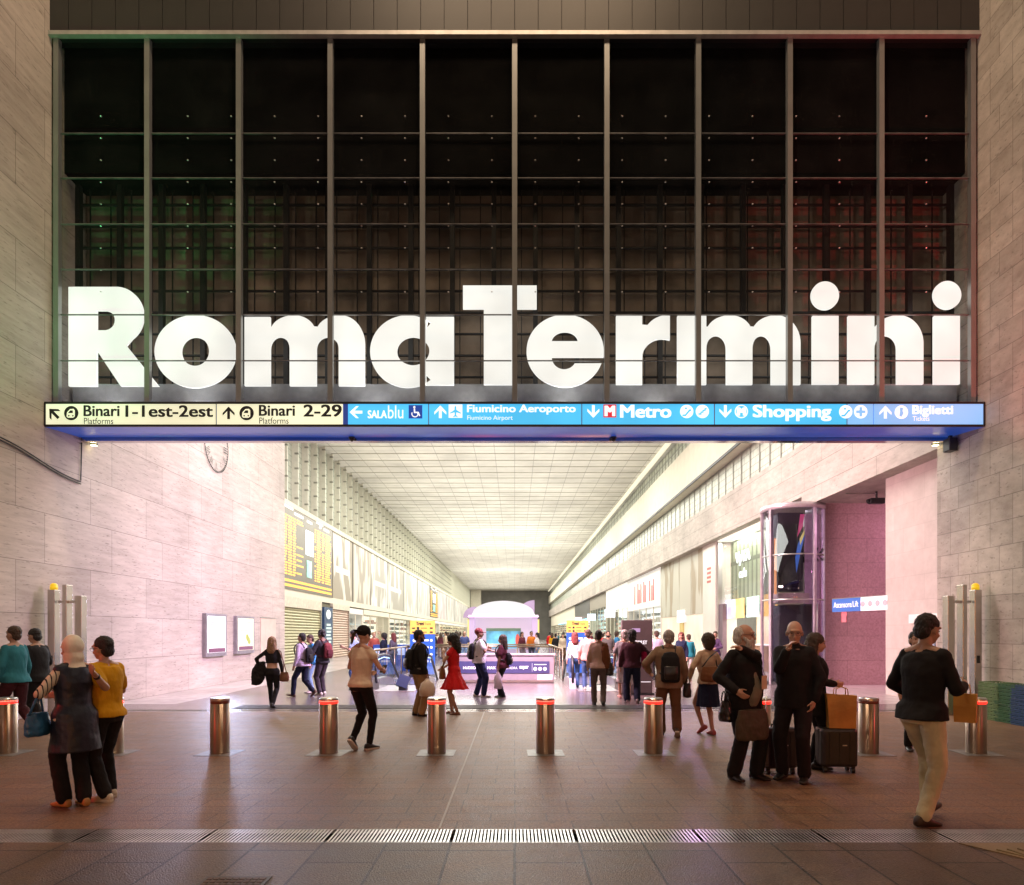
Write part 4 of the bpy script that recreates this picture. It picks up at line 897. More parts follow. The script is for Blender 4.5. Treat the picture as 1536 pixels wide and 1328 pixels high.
# ground level, left: shutters and shop fronts
def shutter(label, y0, y1, z1, col, x=XL):
    t = thing('roller_shutter', label, 'shutter', (x, (y0+y1)/2, 0)); L = y1-y0; q = MB(); n = int(z1/.16)
    for k in range(n): q.loft([[(dx, yy, z1*(k+a)/n) for dx, a in ((-.04, 0), (.0, .12), (.03, .5), (.0, .88), (-.04, 1.0), (-.06, .5))] for yy in (-L/2, L/2)])
    q.build('slat_curtain', pm('shutter%d' % int(y0), col, .45, .2, .08, 2), t)
    for yy in (-L/2-.05, L/2+.05): MB().bb(-.1, .08, yy-.06, yy+.06, 0, z1+.15).build('guide_rail', steel, t)
    MB().bb(-.12, .10, -L/2-.1, L/2+.1, z1, 3.62).build('shutter_box', pm('box_cream', (.62, .57, .46), .5), t)
    return t
shutter('greenish roller shutter pulled down below the departure board', 34.6, 42.4, 3.05, (.36, .34, .18))
shutter('brown pink roller shutter right of the blue upright sign', 45.2, 49.6, 3.25, (.42, .29, .21))
t = thing('blade_sign', 'narrow dark blue upright sign with white marks between the two shutters', 'sign', (XL+.1, 43.8, 0))
MB().bb(-.1, .06, -.95, .95, .55, 3.3).build('sign_panel', pm('blade_blue', (.03, .07, .16), .35), t)
q = MB(); q.ell((.065, 0, 2.85), (.01, .55, .30)); q.build('sign_symbol', em('blade_white', (.9, .95, .9), .7), t)
q = MB()
for k in range(7): q.bb(.06, .066, -.45-.1*(k % 2), .5+.1*(k % 3), .8+k*.22, .93+k*.22)
q.build('sign_symbol', em('blade_mint', (.7, .9, .85), .5), t)
def shop(name, label, x, sgn, y0, y1, z1, wall, lit, seed, piers=2, header=None, glow=1.0, hz=.8, frame=None):
    """shop front: recess with a self-glowing back wall, shelves, glass, piers and a header; sgn=+1 shop lies towards +x"""
    rnd = random.Random(seed); L = y1-y0; t = thing(name, label, 'shop front', (x, (y0+y1)/2, 0)); D = 1.3
    a = sgn
    MB().bb(a*D, a*(D+.1), -L/2, L/2, 0, z1-hz).build('back_wall', em('shopwall%d' % seed, lit, glow, .45, .55), t)  # wall glows itself in place of shop lighting
    for s_ in (-1, 1): MB().bb(.02*a, a*D, s_*L/2-.05, s_*L/2+.05, 0, z1-hz).build('side_wall', wall, t)
    MB().bb(.0, a*D, -L/2+.06, L/2-.06, z1-hz, z1).build('header_panel', header or wall, t)
    n = max(2, int(L/1.4)); q = MB(); q2 = MB(); q3 = MB()
    for k in range(n):
        yy = -L/2+.5+(L-1)*k/(n-1)
        for z in [.5+.5*j for j in range(int((z1-hz)/.5)-1)]:
            if rnd.random() < .75: (q, q2, q3)[rnd.randrange(3)].bb(a*(D-.45), a*(D-.05), yy-.3-rnd.random()*.2, yy+.3+rnd.random()*.2, z, z+.12+rnd.random()*.26)
    for qq, c, nm in ((q, (.55, .50, .42), 'a'), (q2, (.22, .25, .24), 'b'), (q3, (.62, .36, .30), 'c')):
        if qq.v: qq.build('shelf_goods', pm('goods_'+nm, c, .5, 0, .6, 5), t)
    MB().bb(.10*a, .115*a, -L/2+.08, L/2-.08, .1, z1-hz-.03).build('shop_glass', glass('shop_glass', (.95, .97, .96), .06), t)
    for k in range(piers+1):
        yy = -L/2+.08+(L-.16)*k/piers
        MB().bb(.06*a, .13*a, yy-.035, yy+.035, .0, z1-hz).build('shop_frame', frame or cream_m, t)
    return t
shop('shop_front', 'bright white doorway shop just right of the brown shutter', XL, -1, 50.0, 54.5, 3.5, white_m, (1, .97, .92), 11, 2, glow=1.25, hz=.4)
shop('shop_front', 'cream lit shop with tall panes behind the phone man', XL, -1, 54.7, 66, 3.55, cream_m, (1, .94, .80), 12, 4, glow=.95, hz=.4)
shop('shop_front', 'pale shop front behind the left yellow totem', XL, -1, 66.2, 84, 3.55, cream_m, (1, .95, .82), 13, 6, glow=1.0, hz=.4)
shop('shop_front', 'warm lit shop past the left totem', XL, -1, 84.2, 110, 3.55, white_m, (.95, .84, .55), 14, 8, glow=.95, hz=.4)
shop('shop_front', 'farthest lit shop row along the left wall', XL, -1, 110.2, 180, 3.55, white_m, (.98, .84, .55), 15, 14, glow=1.0, hz=.4)
# ------------------------------------------------------------------ hall, right side: shops under the beam
XR = 9.9; frost = pm('frosted_panel', (.62, .61, .54), .3, 0, .18, .7, spec=.6)
# cafe in the first bay
t = thing('cafe_front', 'cafe bay with green white striped wall and white sign VyTA cafe', 'shop front', (XR, 29.9, 0))
MB().bb(.70, .78, -3.6, 3.6, 2.9, 6.15).build('striped_wall', masonry('cafe_stripes', (1, 2), (.36, .42, .30), .55, 5, .10, .38, 0, .5, .2, (1, 3, .4)), t)
MB().bb(1.9, 2.0, -3.4, 3.4, 0, 2.9).build('back_wall', em('cafe_back', (1, .80, .55), .8, .4, .8), t)
area('cafe_fill', (XR+.36, 29.9, 6.05), (0, 0, 0), .5, 6, 200, (1, .95, .82)).parent = None  # added fill that brightens the striped wall
area('cafe_fill', (XR+1.2, 29.9, 2.53), (0, 0, 0), 1.0, 6, 260, (1, .9, .75))  # added fill for the lower part of the bay
MB().bb(.5, 1.9, -3.4, 3.4, 2.55, 2.9).build('menu_board', pm('menu_dark', (.06, .055, .05), .4), t)
for y_, c, nm in ((-2.2, (1, .62, .15), 'screen_orange'), (-.2, (.65, .85, .80), 'screen_mint'), (1.7, (.95, .72, .25), 'screen_amber'), (2.8, (.75, .7, 1), 'screen_lilac')): MB().bb(.44, .48, y_-.75, y_+.75, 2.35, 3.25).build('menu_screen', em(nm, c, .95, .4, 1.5), t)
MB().bb(.9, 1.6, -3.0, 1.2, 0, 1.1).build('counter', pm('counter_wood', (.30, .17, .10), .4, 0, .3), t); MB().bb(.85, 1.65, -3.05, 1.25, 1.1, 1.15).build('counter_top', white_m, t)
MB().bb(.05, .25, 2.75, 3.35, 0, 3.05).build('door_leaf', pm('door_plum', (.13, .09, .12), .4), t); MB().bb(.02, .2, -3.45, -3.25, 0, 6.15).build('shop_frame', steel, t); MB().bb(.02, .2, 3.35, 3.5, 0, 6.15).build('shop_frame', steel, t)
MB().bb(.10, .115, -3.3, 2.7, 2.9, 6.1).build('shop_glass', glass('shop_glass'), t); MB().bb(0.0, 2.2, -3.4, 3.4, 6.1, 6.155).build('shop_ceiling', em('cafe_ceiling', (1, .97, .84), .9), t)
wh2 = em('cafe_sign_white', (1, 1, 1), 1.7)
text('VyTA', (-2.7, 4.85, -.75, 5.45), wh2, t, facing_left(.66, 0, 0), .05, 'sign_lettering'); text('cafe', (-2.2, 4.25, -1.2, 4.65), wh2, t, facing_left(.66, 0, 0), .03, 'sign_lettering')
t = thing('pilaster', 'glossy white pilaster with a faint red emblem beside the cafe', 'pilaster', (XR, 34.6, 0))
MB().bb(-.05, 1, -1.1, 1.1, 0, 6.15).build('pilaster_face', pm('gloss_white', (.70, .68, .62), .25, 0, .1, .6), t)
q = MB()
for k in range(4): q.bb(-.056, -.05, -.35, .35, 4.2+k*.22, 4.32+k*.22)
q.build('emblem', pm('emblem_red', (.45, .12, .10), .5), t)
t = thing('frosted_screen_wall', 'tall pale frosted panels with faint figures on the right', 'wall panel', (XR, 41.0, 0))
for k in range(4): MB().bb(.0, .15, -5.2+k*2.6+.02, -5.2+(k+1)*2.6-.02, 2.7, 6.15).build('frosted_panel', banner_mat(40+k, (.50, .50, .42), (.34, .29, .20)), t)
MB().bb(.05, .6, -5.2, 5.2, 0, 2.7).build('lower_wall', em('lower_glow', (1, .88, .70), .38, .5, .5), t)
MB().bb(-.1, .05, -1.3, .2, 2.3, 3.0).build('light_box', em('box_white', (.93, .93, 1), 1.1), t); MB().bb(-.02, .05, -.9, -.1, 0, 2.25).build('door_leaf', pm('door_yellow', (.62, .50, .18), .4), t)
# red lettered shop
t = shop('shop_front', 'bright shop with tall red strokes on its white header', XR, 1, 46.4, 60, 6.15, white_m, (.95, .97, .98), 21, 5, em('header_white', (1, .97, .90), .45, .1, .3), 1.05, 2.6)
redl = em('red_strokes', (.85, .10, .10), .7); q = MB()
for k, (yy, hh) in enumerate(((-4.6, 1.5), (-4.0, 1.1), (-3.2, 1.5), (-1.5, 1.3), (-.9, 1.6), (.3, 1.5), (1.0, 1.1), (1.6, 1.6), (3.0, 1.5))): q.bb(-.03, 0, yy-.16, yy+.16, 4.0, 4.0+hh)
q.build('header_strokes', redl, t)
shop('shop_front', 'greenish glass shop, second past the frosted panels', XR, 1, 60.3, 74, 6.15, pm('pier_taupe', (.36, .31, .24), .5), (.82, .92, .86), 22, 5, em('header_cream', (1, .96, .85), .8, .2, .3), 1.0, 2.2)
shop('shop_front', 'teal tinted glass shop, third past the frosted panels', XR, 1, 74.3, 90, 6.15, cream_m, (.60, .85, .85), 23, 6, pm('hdr_taupe', (.30, .27, .22), .5), .95, 1.6)
shop('shop_front', 'white lit shop, fourth past the frosted panels', XR, 1, 90.3, 112, 6.15, white_m, (1, .96, .88), 24, 7, pm('hdr_dark', (.10, .10, .10), .4), 1.0, 2.4)
shop('shop_front', 'farthest row of warm shops on the right', XR, 1, 112.3, 186, 6.15, cream_m, (1, .88, .66), 25, 12, cream_m, .95, 2.6)
for i, (y_, c, nm) in enumerate(((67, (.9, .92, 1), 'white lightbox sign sticking out over the second glass shop'), (83, (.7, .85, 1), 'small blue white lightbox sign over the teal shop'), (100, (1, .7, .65), 'small pink lightbox sign over the fourth shop'))):
    t = thing('projecting_sign', nm, 'sign', (XR-.5, y_, 3.6)); MB().bb(-.55, .45, -.12, .12, -.4, .4).build('sign_box', em('proj%d' % i, c, 1.3), t); MB().bb(.45, .6, -.03, .03, .3, .36).build('bracket', dark_metal, t)
t = thing('neon_line', 'thin cyan neon line over the far shops on the right', 'light strip', (XR-.3, 120, 3.55)); MB().bb(-.04, .04, -30, 30, -.05, .05).build('neon_tube', em('cyan_neon', (.25, .8, 1), 2.0), t); MB().bb(.04, .4, -.05, .05, -.04, .04).build('bracket', dark_metal, t)
# ------------------------------------------------------------------ round glass lift at the recess corner
t = thing('glass_lift', 'round glass lift with steel ribs between the cafe and the red wall', 'lift', (9.12, 22.4, 0))
rl = .95; N_ = 40
def ring_arc(r, a0, a1, n=24): return [(r*math.cos(R(a0+(a1-a0)*i/n)), r*math.sin(R(a0+(a1-a0)*i/n))) for i in range(n+1)]
def shell(r0, r1, a0, a1, z0, z1, n=28):
    q = MB(); A = ring_arc(r0, a0, a1, n); B_ = ring_arc(r1, a0, a1, n)
    q.loft([[(a[0], a[1], z0), (b[0], b[1], z0), (b[0], b[1], z1), (a[0], a[1], z1)] for a, b in zip(A, B_)]); return q
shell(rl-.012, rl, 150, 375, .1, 5.62).build('lift_glass', glass('lift_glass', (.70, .68, .76), .07), t, True)
shell(rl-.12, rl+.06, 140, 400, 5.62, 5.78).build('crown_ring', pm('crown_steel', (.62, .58, .62), .3, .5), t, True)
for z in (2.72, 4.15): shell(rl-.02, rl+.012, 150, 375, z-.02, z+.02).build('steel_band', steel, t, True)
for a in (165, 205, 290, 322, 355): MB().bb(rl-.05, rl+.05, -.045, .045, 0, 5.62).xf(Matrix.Rotation(R(a), 4, 'Z')).build('steel_rib', pm('rib_steel', (.50, .47, .52), .35, .5), t)
q = MB()
for a in (298, 314, 332, 347):
    for z in (3.95, 4.35):
        q.tube([((rl+.02)*math.cos(R(a)), (rl+.02)*math.sin(R(a)), z), ((rl-.14)*math.cos(R(a+4)), (rl-.14)*math.sin(R(a+4)), 4.15)], .018, 6)
q.build('spider_clamp', dark_metal, t)
MB().bb(-.60, .22, -.30, .5, 3.0, 5.55).build('cabin_upper', pm('cabin_dark', (.035, .03, .045), .25, .2, .3), t); MB().bb(-.55, .32, -.30, .5, .12, 2.55).build('cabin_lower', pm('cabin_dark', (.035, .03, .045)), t)
MB().bb(-.6, .4, -.34, .55, 2.62, 2.95).build('cabin_floor', pm('cabin_floor', (.60, .54, .42), .4), t)
q = MB()
q.add([(.0, -.305, 3.6), (.14, -.305, 4.3), (.26, -.305, 4.75), (.26, -.305, 5.0), (.05, -.305, 4.55), (-.04, -.305, 4.1)], [(0, 1, 2, 3, 4, 5)]); q.build('poster_stripe', em('stripe_blue', (.08, .25, .75), .7), t)
MB().add([(.12, -.308, 4.5), (.26, -.308, 4.85), (.26, -.308, 5.0), (.10, -.308, 4.7)], [(0, 1, 2, 3)]).build('poster_stripe', em('stripe_yellow', (.9, .8, .2), .8), t)
MB().add([(.02, -.308, 4.75), (.2, -.308, 5.1), (.26, -.308, 5.5), (.12, -.308, 5.5)], [(0, 1, 2, 3)]).build('poster_stripe', em('stripe_red', (.8, .10, .25), .7), t)
MB().bb(.27, .82, -.33, -.27, 2.6, 5.5).build('back_panel', pm('lift_pink_panel', (.62, .50, .56), .4), t)
MB().bb(-.76, -.70, -.45, -.40, 2.9, 4.7).build('light_strip', em('strip_orange', (1, .45, .15), 1.2), t)
MB().bb(.36, .72, -.1, 0.1, .05, 2.55).build('door_dark', black_m, t)
shell(.02, rl+.04, 0, 360, 0, .1).build('lift_base', dark_metal, t)
t = thing('lift_sign', 'blue and white Ascensore Lift sign fixed across the red granite recess', 'sign', (9.85, 19.5, 2.47), 0)
A = Vector((9.52, 20.4, 0)); B_ = Vector((10.06, 18.25, 0)); d = (B_-A).normalized(); SL = (B_-A).length; ang = math.atan2(d.y, d.x); t.location = (*((A+B_)/2).xy, 2.47); t.rotation_euler.z = ang
MB().bb(-SL/2, SL*.02, -.04, .04, -.19, .19).build('sign_panel', em('lift_blue', (.05, .14, .45), .8), t); MB().bb(SL*.022, SL/2, -.04, .04, -.19, .19).build('sign_panel', em('lift_white', (.85, .86, .92), .85), t)
FM = front(0, -.045, 0)
text('Ascensore/Lift', (-SL/2+.08, -.07, -.03, .10), em('lift_letters', (.95, .95, 1), 1.0), t, FM, 0)
q = MB()
for k in range(4): q.cyl((.14+k*.27, -.041, 0), (.14+k*.27, -.046, 0), .085, None, 16)
q.build('sign_symbol', pm('lift_red_symbol', (.60, .42, .46), .5), t); MB().bb(-SL/2-.0, SL/2, -.05, .05, .19, .21).build('sign_rim', steel, t)
MB().bb(-.75, -.55, -.01, .01, -.50, -.2).build('hanging_plate', pm('plate_red', (.55, .15, .18), .5), t)
t = thing('notice_board', 'small white and blue notices on the pink wall pier', 'notice', (9.985, 16.5, 0)); MB().bb(-.02, .01, -.30, .35, 1.05, 1.75).build('notice_sheet', pm('notice_blue', (.30, .34, .45), .5, 0, .4, 8), t); MB().bb(-.03, .01, -.5, .75, 1.9, 2.12).build('notice_plate', white_m, t)
t = thing('security_camera', 'black security camera on a bracket under the recess ceiling', 'camera', (10.6, 20.0, 5.62)); MB().box((0, 0, -.10), (.42, .2, .16)).build('camera_body', dark_metal, t, bevel=.02); MB().cyl((0, 0, -.02), (0, 0, .18), .03).build('bracket', dark_metal, t); MB().cyl((-.21, 0, -.10), (-.27, 0, -.11), .06).build('camera_lens', black_m, t); MB().bb(-.9, .05, -.02, .02, .1, .13).build('conduit', steel, t)

# ------------------------------------------------------------------ left wall fittings
XW = -9.5
t = thing('wall_clock', 'clock of bare dark numerals fixed on the left stone wall', 'clock', (XW, 21.7, 7.63)); q = MB(); M0 = Matrix.Rotation(R(90), 4, 'Y')
q.tube([(.03, .86*math.cos(a), .86*math.sin(a)) for a in [2*PI*k/60 for k in range(61)]], .010, 6); q.build('clock_ring', dark_metal, t); q = MB()
for k in range(60): q.bb(.015, .03, -.008, .008, .80, .86)if k % 5 and False else q.add(*(lambda a: ([(x, .805*math.sin(a)+e*math.cos(a), .805*math.cos(a)-e*math.sin(a)) for x in (.015, .03) for e in (-.007, .007)]+[(x, .855*math.sin(a)+e*math.cos(a), .855*math.cos(a)-e*math.sin(a)) for x in (.015, .03) for e in (-.007, .007)], [(0, 1, 3, 2), (4, 5, 7, 6), (0, 1, 5, 4), (2, 3, 7, 6), (0, 2, 6, 4), (1, 3, 7, 5)]))(2*PI*k/60))
q.build('minute_mark', dark_metal, t)
for k, s_ in enumerate(('XII', 'I', 'II', 'III', 'IV', 'V', 'VI', 'VII', 'VIII', 'IX', 'X', 'XI')):
    a = R(30*k); M_ = facing_right(.02, 0, 0) @ Matrix.Rotation(-a, 4, 'Z'); wd = .055*len(s_)+.02
    text(s_, (-wd/2, .53, wd/2, .77), dark_metal, t, M_, .0, 'numeral')
for i, (y0, y1, z0, z1, lab, c1, s1) in enumerate(((20.75, 22.25, .92, 2.26, 'leftmost lit poster case, white with lines of print', (.93, .97, 1), 1.15), (23.05, 24.6, .94, 2.24, 'middle lit poster case, pale yellow green with a plant', (.95, .97, .70), .95))):
    t = thing('poster_case', lab+', on the left wall', 'poster', (XW, (y0+y1)/2, 0)); L = y1-y0
    MB().bb(0, .12, -L/2, L/2, z0, z1).build('case_frame', pm('case_grey', (.30, .29, .31), .4, .4), t)
    MB().bb(.12, .126, -L/2+.10, L/2-.10, z0+.12, z1-.08).build('poster_sheet', em('poster%d' % i, c1, s1, .15, 1.5), t)
    q = MB()
    for k in range(5): q.bb(.126, .129, -L*.33, L*(.1+.2*random.random()), z1-.22-k*.07, z1-.19-k*.07)
    q.build('poster_print', em('print%d' % i, (.7, .35, .4) if i == 0 else (.4, .6, .4), .5), t)
    MB().bb(.126, .130, -L*.40, L*.40, z0+.13, z0+.26).build('poster_foot', em('foot%d' % i, (.25, .10, .18), .35), t)
    if i: q = MB(); [q.ell((.127, L*(.12+.06*math.cos(k)), z0+.42+.09*k*.6), (.004, .13, .10)) for k in range(4)]; q.build('poster_plant', em('plant_green', (.45, .50, .12), .5), t)
t = thing('wall_poster', 'unlit beige poster, third from the left on the stone wall', 'poster', (XW, 26.3, 0)); MB().bb(0, .02, -.8, .8, .75, 2.22).build('poster_sheet', pm('poster_beige', (.62, .50, .40), .6, 0, .12, 2), t); MB().bb(0, .03, -.84, .84, 2.22, 2.25).build('poster_rail', steel, t)
t = thing('wall_cable', 'black cable sagging along the stone wall at the left edge', 'cable', (XW, 0, 0)); q = MB()
for dz_ in (0, .05): q.tube([(.03, y_, 5.20+dz_-.10*(y_-12.2)+.05*math.sin((y_-12)*2)) for y_ in [12.2+.15*k for k in range(19)]], .014, 6)
q.tube([(.03, 14.9, 4.98), (.03, 14.93, 5.82)], .014, 6); q.build('cable_run', black_m, t)
# yellow corner lamps under the sign ends
for x, nm in ((-9.38, 'left'), (9.38, 'right')):
    t = thing('corner_lamp', f'small yellowish lamp tucked under the {nm} end of the sign', 'lamp', (x, 15.22, 5.84)); MB().bb(-.06, .06, -.05, .05, 0, .08).build('lamp_body', dark_metal, t); MB().bb(-.05, .05, -.04, .04, -.012, 0).build('lamp_lens', em('lens_yellow', (1, .85, .35), 12), t)
t = thing('speaker_bracket', 'dark loudspeaker at the right end underneath the sign', 'speaker', (9.38, 14.7, 5.62)); MB().bb(-.09, .09, -.12, .12, -.06, .22).build('speaker_box', dark_metal, t, bevel=.02); MB().bb(-.03, .03, -.03, .03, .22, .28).build('bracket', dark_metal, t)

# ------------------------------------------------------------------ gate guide posts with yellow lamps
def gate_posts(label, x, y, sgn):
    t = thing('gate_post', label, 'gate posts', (x, y, 0)); us = (0, .27, .56)
    for k, (o_, wd, hh) in enumerate(((0, .14, 2.52), (.28*sgn, .085, 2.62), (.54*sgn, .14, 2.40))): MB().bb(o_-wd/2, o_+wd/2, -.09-(.02 if k == 1 else 0), .09, 0, hh).build('steel_post', pm('post_steel', (.56, .53, .50), .26, .92, .15, 2, stretch=(1, 1, .2)), t, bevel=.006)
    MB().bb(min(.1*sgn, .48*sgn), max(.1*sgn, .48*sgn), -.03, .03, 2.25, 2.31).build('cross_bar', steel, t)
    q = MB(); q.cyl((0, 0, 2.52), (0, 0, 2.60), .07); q.ell((0, 0, 2.60), (.07, .07, .06)); q.build('warning_lamp', em('lamp_yellow', (1, .62, .02), .55), t, True)
    MB().bb(-.03, .03, -.098, -.09, 1.05, 1.2).build('key_slot', black_m, t)
    return t
gate_posts('steel gate posts with a yellow lamp by the left stone wall', -9.28, 13.75, 1)
gate_posts('steel gate posts with a yellow lamp by the right block wall', 9.28, 13.75, -1)
# ------------------------------------------------------------------ bollards
blabs = ['red topped steel bollard at the left edge of the photo', 'steel bollard half hidden behind the man in the yellow shirt', 'unlit steel bollard left of the woman walking in the cap', 'lit bollard just left of the woman walking in the cap', 'lit bollard in front of the woman in the red dress', 'lit bollard standing alone at the middle, right of the light joint line', 'lit bollard beside the man with the tan jacket and black backpack', 'lit bollard half hidden behind the bearded man and suitcase', 'unlit steel bollard right of the paper bag', 'lit bollard at the right in front of the gate posts']
ring_on = em('bollard_red', (1, .012, .008), 5); ring_off = pm('ring_dark', (.20, .05, .03), .3)
def bollard(lit):
    t = thing('bollard', 'x', 'bollard', (0, 0, 0), 0, 'steel bollards in a row'); r = .128
    MB().cyl((0, 0, .004), (0, 0, .685), r, None, 40).build('post', polish, t, True)
    me = t.children[0].data
    MB().cyl((0, 0, .685), (0, 0, .716), r-.003, None, 40).build('light_ring', ring_on if lit else ring_off, t, True); MB().cyl((0, 0, .716), (0, 0, .730), r-.001, None, 40).build('led_band', em('bollard_led', (1, .14, .09), 3.5) if lit else ring_off, t, True)
    q = MB(); q.rings([(0, 0, .728, r, r), (0, 0, .752, r, r), (0, 0, .764, r-.012, r-.012), (0, 0, .768, .02, .02)], 40); q.build('post_cap', steel, t)
    q = MB()
    for k in range(26): a = 2*PI*k/26; q.box((r*math.cos(a), r*math.sin(a), .723), (.006, .007, .012), Matrix.Rotation(a, 3, 'Z'))
    q.build('ring_rib', steel, t)
    MB().bb(-.25, .25, -.25, .25, 0, .004).build('base_plate', pm('plate_steel', (.20, .19, .18), .5, .4, .3, 9), t); return t
P_on = bollard(True); P_off = bollard(False); used = set()
for i, u in enumerate((10, 170, 330, 493, 655, 818, 980, 1142, 1303, 1464)):
    src = P_off if i in (2, 8) else P_on
    o = src if src not in used else copy_tree(src); used.add(src); o.location = (X(u, 9.4), 9.4, 0); o['label'] = blabs[i]; o.rotation_euler.z = R(random.uniform(-4, 4))
# flat smooth shading fix for caps happens through auto split: bevel not needed
# ------------------------------------------------------------------ crates by the right wall
cg = pm('crate_green', (.035, .11, .045), .45, 0, .12); cb_ = pm('crate_blue', (.02, .06, .15), .45, 0, .12); cp = pm('crate_pale_green', (.12, .20, .08), .45, 0, .12)
def crate(mat):
    t = thing('crate', 'x', 'crate', (0, 0, 0), 0, 'plastic crates in stacks'); a, b, hgt = .27, .2, .062; q = MB()
    q.bb(-a, a, -b, b, 0, .012)
    for sx in (-1, 1): q.bb(sx*a-.008, sx*a+.008, -b, b, .012, .03); q.bb(sx*a-.016, sx*a+.016, -b-.012, b+.012, .046, hgt)
    for sy in (-1, 1): q.bb(-a+.01, a-.01, sy*b-.008, sy*b+.008, .012, .03); q.bb(-a+.017, a-.017, sy*b-.014, sy*b+.014, .047, hgt-.001)
    for k in range(6):
        for sy in (-1, 1): q.bb(-a+.04+k*.098-.012, -a+.04+k*.098+.012, sy*b-.007, sy*b+.007, .03, .047)
    for k in range(5):
        for sx in (-1, 1): q.bb(sx*a-.007, sx*a+.007, -b+.04+k*.08-.012, -b+.04+k*.08+.012, .03, .046)
    q.build('crate_shell', mat, t); return t
for j, (m, x_, y_, nm) in enumerate(((cp, 9.22, 13.0, 'pale green'), (cg, 9.22, 12.55, 'dark green'), (cb_, 9.22, 12.1, 'blue'))):
    pr = None
    for k in range(11):
        o = crate(m) if pr is None else copy_tree(pr); pr = pr or o
        o.location = (x_+random.uniform(-.01, .01)-(.0 if j < 2 else .02), y_+random.uniform(-.01, .01), k*.0655); o.rotation_euler.z = R(90+random.uniform(-2, 2))
        o['label'] = (f'top {nm} crate of its stack by the right wall' if k == 10 else f'bottom {nm} crate of its stack by the right wall' if k == 0 else f'{nm} plastic crate, {["","second","third","fourth","fifth","sixth","seventh","eighth","ninth","tenth"][k]} from the floor of its stack by the right wall')

# ------------------------------------------------------------------ escalator well in the middle of the hall
def rail_run(t, pts, zt=1.08, zm=()):
    for a, b in zip(pts, pts[1:]):
        MB().tube([(a[0], a[1], zt), (b[0], b[1], zt)], .035, 10).build('hand_rail', polish, t, True); a_ = Vector((*a, 0)); b_ = Vector((*b, 0)); L = (b_-a_).length; n = max(1, round(L/1.6))
        for k in range(n+1): p = a_.lerp(b_, k/n); MB().cyl((p.x, p.y, 0), (p.x, p.y, zt), .022, None, 10).build('rail_post', polish, t, True)
        d = (b_-a_).normalized()
        for k in range(n):
            p = a_.lerp(b_, (k+.04)/n); r_ = a_.lerp(b_, (k+.96)/n); nn = Vector((-d.y, d.x, 0))*.006
            MB().add([p-nn+Vector((0, 0, .12)), r_-nn+Vector((0, 0, .12)), r_+nn+Vector((0, 0, .12)), p+nn+Vector((0, 0, .12)), p-nn+Vector((0, 0, .98)), r_-nn+Vector((0, 0, .98)), r_+nn+Vector((0, 0, .98)), p+nn+Vector((0, 0, .98))], [(0, 1, 2, 3), (4, 5, 6, 7), (0, 1, 5, 4), (1, 2, 6, 5), (2, 3, 7, 6), (3, 0, 4, 7)]).build('rail_glass', glass('rail_glass', (.93, .92, .95), .08), t)
t = thing('well_railing', 'steel and glass railing round the stair well in mid hall', 'railing', (0, 0, 0))
rail_run(t, [(-4.6, 21.4), (-4.6, 34), (1.7, 34), (1.7, 24.2)])
rail_run(t, [(-4.6, 29), (1.7, 29)])
t = thing('well_parapet', 'low mauve parapet with a navy shop banner in mid hall', 'parapet', (-.35, 22.6, 0))
mauve = pm('parapet_mauve', (.24, .225, .235), .4, 0, .08); MB().bb(-1.6, 1.65, 0, .16, 0, .92).build('parapet_wall', mauve, t); MB().bb(-1.65, 1.7, -.05, .2, .92, .98).build('parapet_cap', pm('cap_pink', (.38, .33, .36), .35), t)
MB().bb(-1.5, 1.5, -.02, -.0, .32, .72).build('banner_strip', pm('banner_navy', (.045, .05, .13), .4, 0, .1), t); PM = front(0, -.024, 0); wt = em('banner_white', (.9, .9, .95), .85)
text('HUDSON', (-1.35, .46, -.85, .55), wt, t, PM, .02); text('MAX', (-.55, .46, -.28, .55), wt, t, PM, .02); text('SEPHORA', (0.0, .46, .44, .54), wt, t, PM, .0); text('super', (.52, .45, .80, .56), wt, t, PM, .05)
q = MB()
for k in range(3): q.cyl((1.03+k*.16, -.022, .47), (1.03+k*.16, -.027, .47), .06, None, 18)
q.bb(.925, .932, -.026, -.022, .38, .66); q.bb(1.0, 1.4, -.026, -.022, .60, .625); q.build('banner_icon', wt, t)
MB().bb(-1.6, 1.65, -.03, 0, .02, .10).build('skirting', steel, t); MB().bb(1.1, 1.6, -.035, -.03, .10, .28).build('service_hatch', pm('hatch_white', (.7, .72, .72), .3), t)
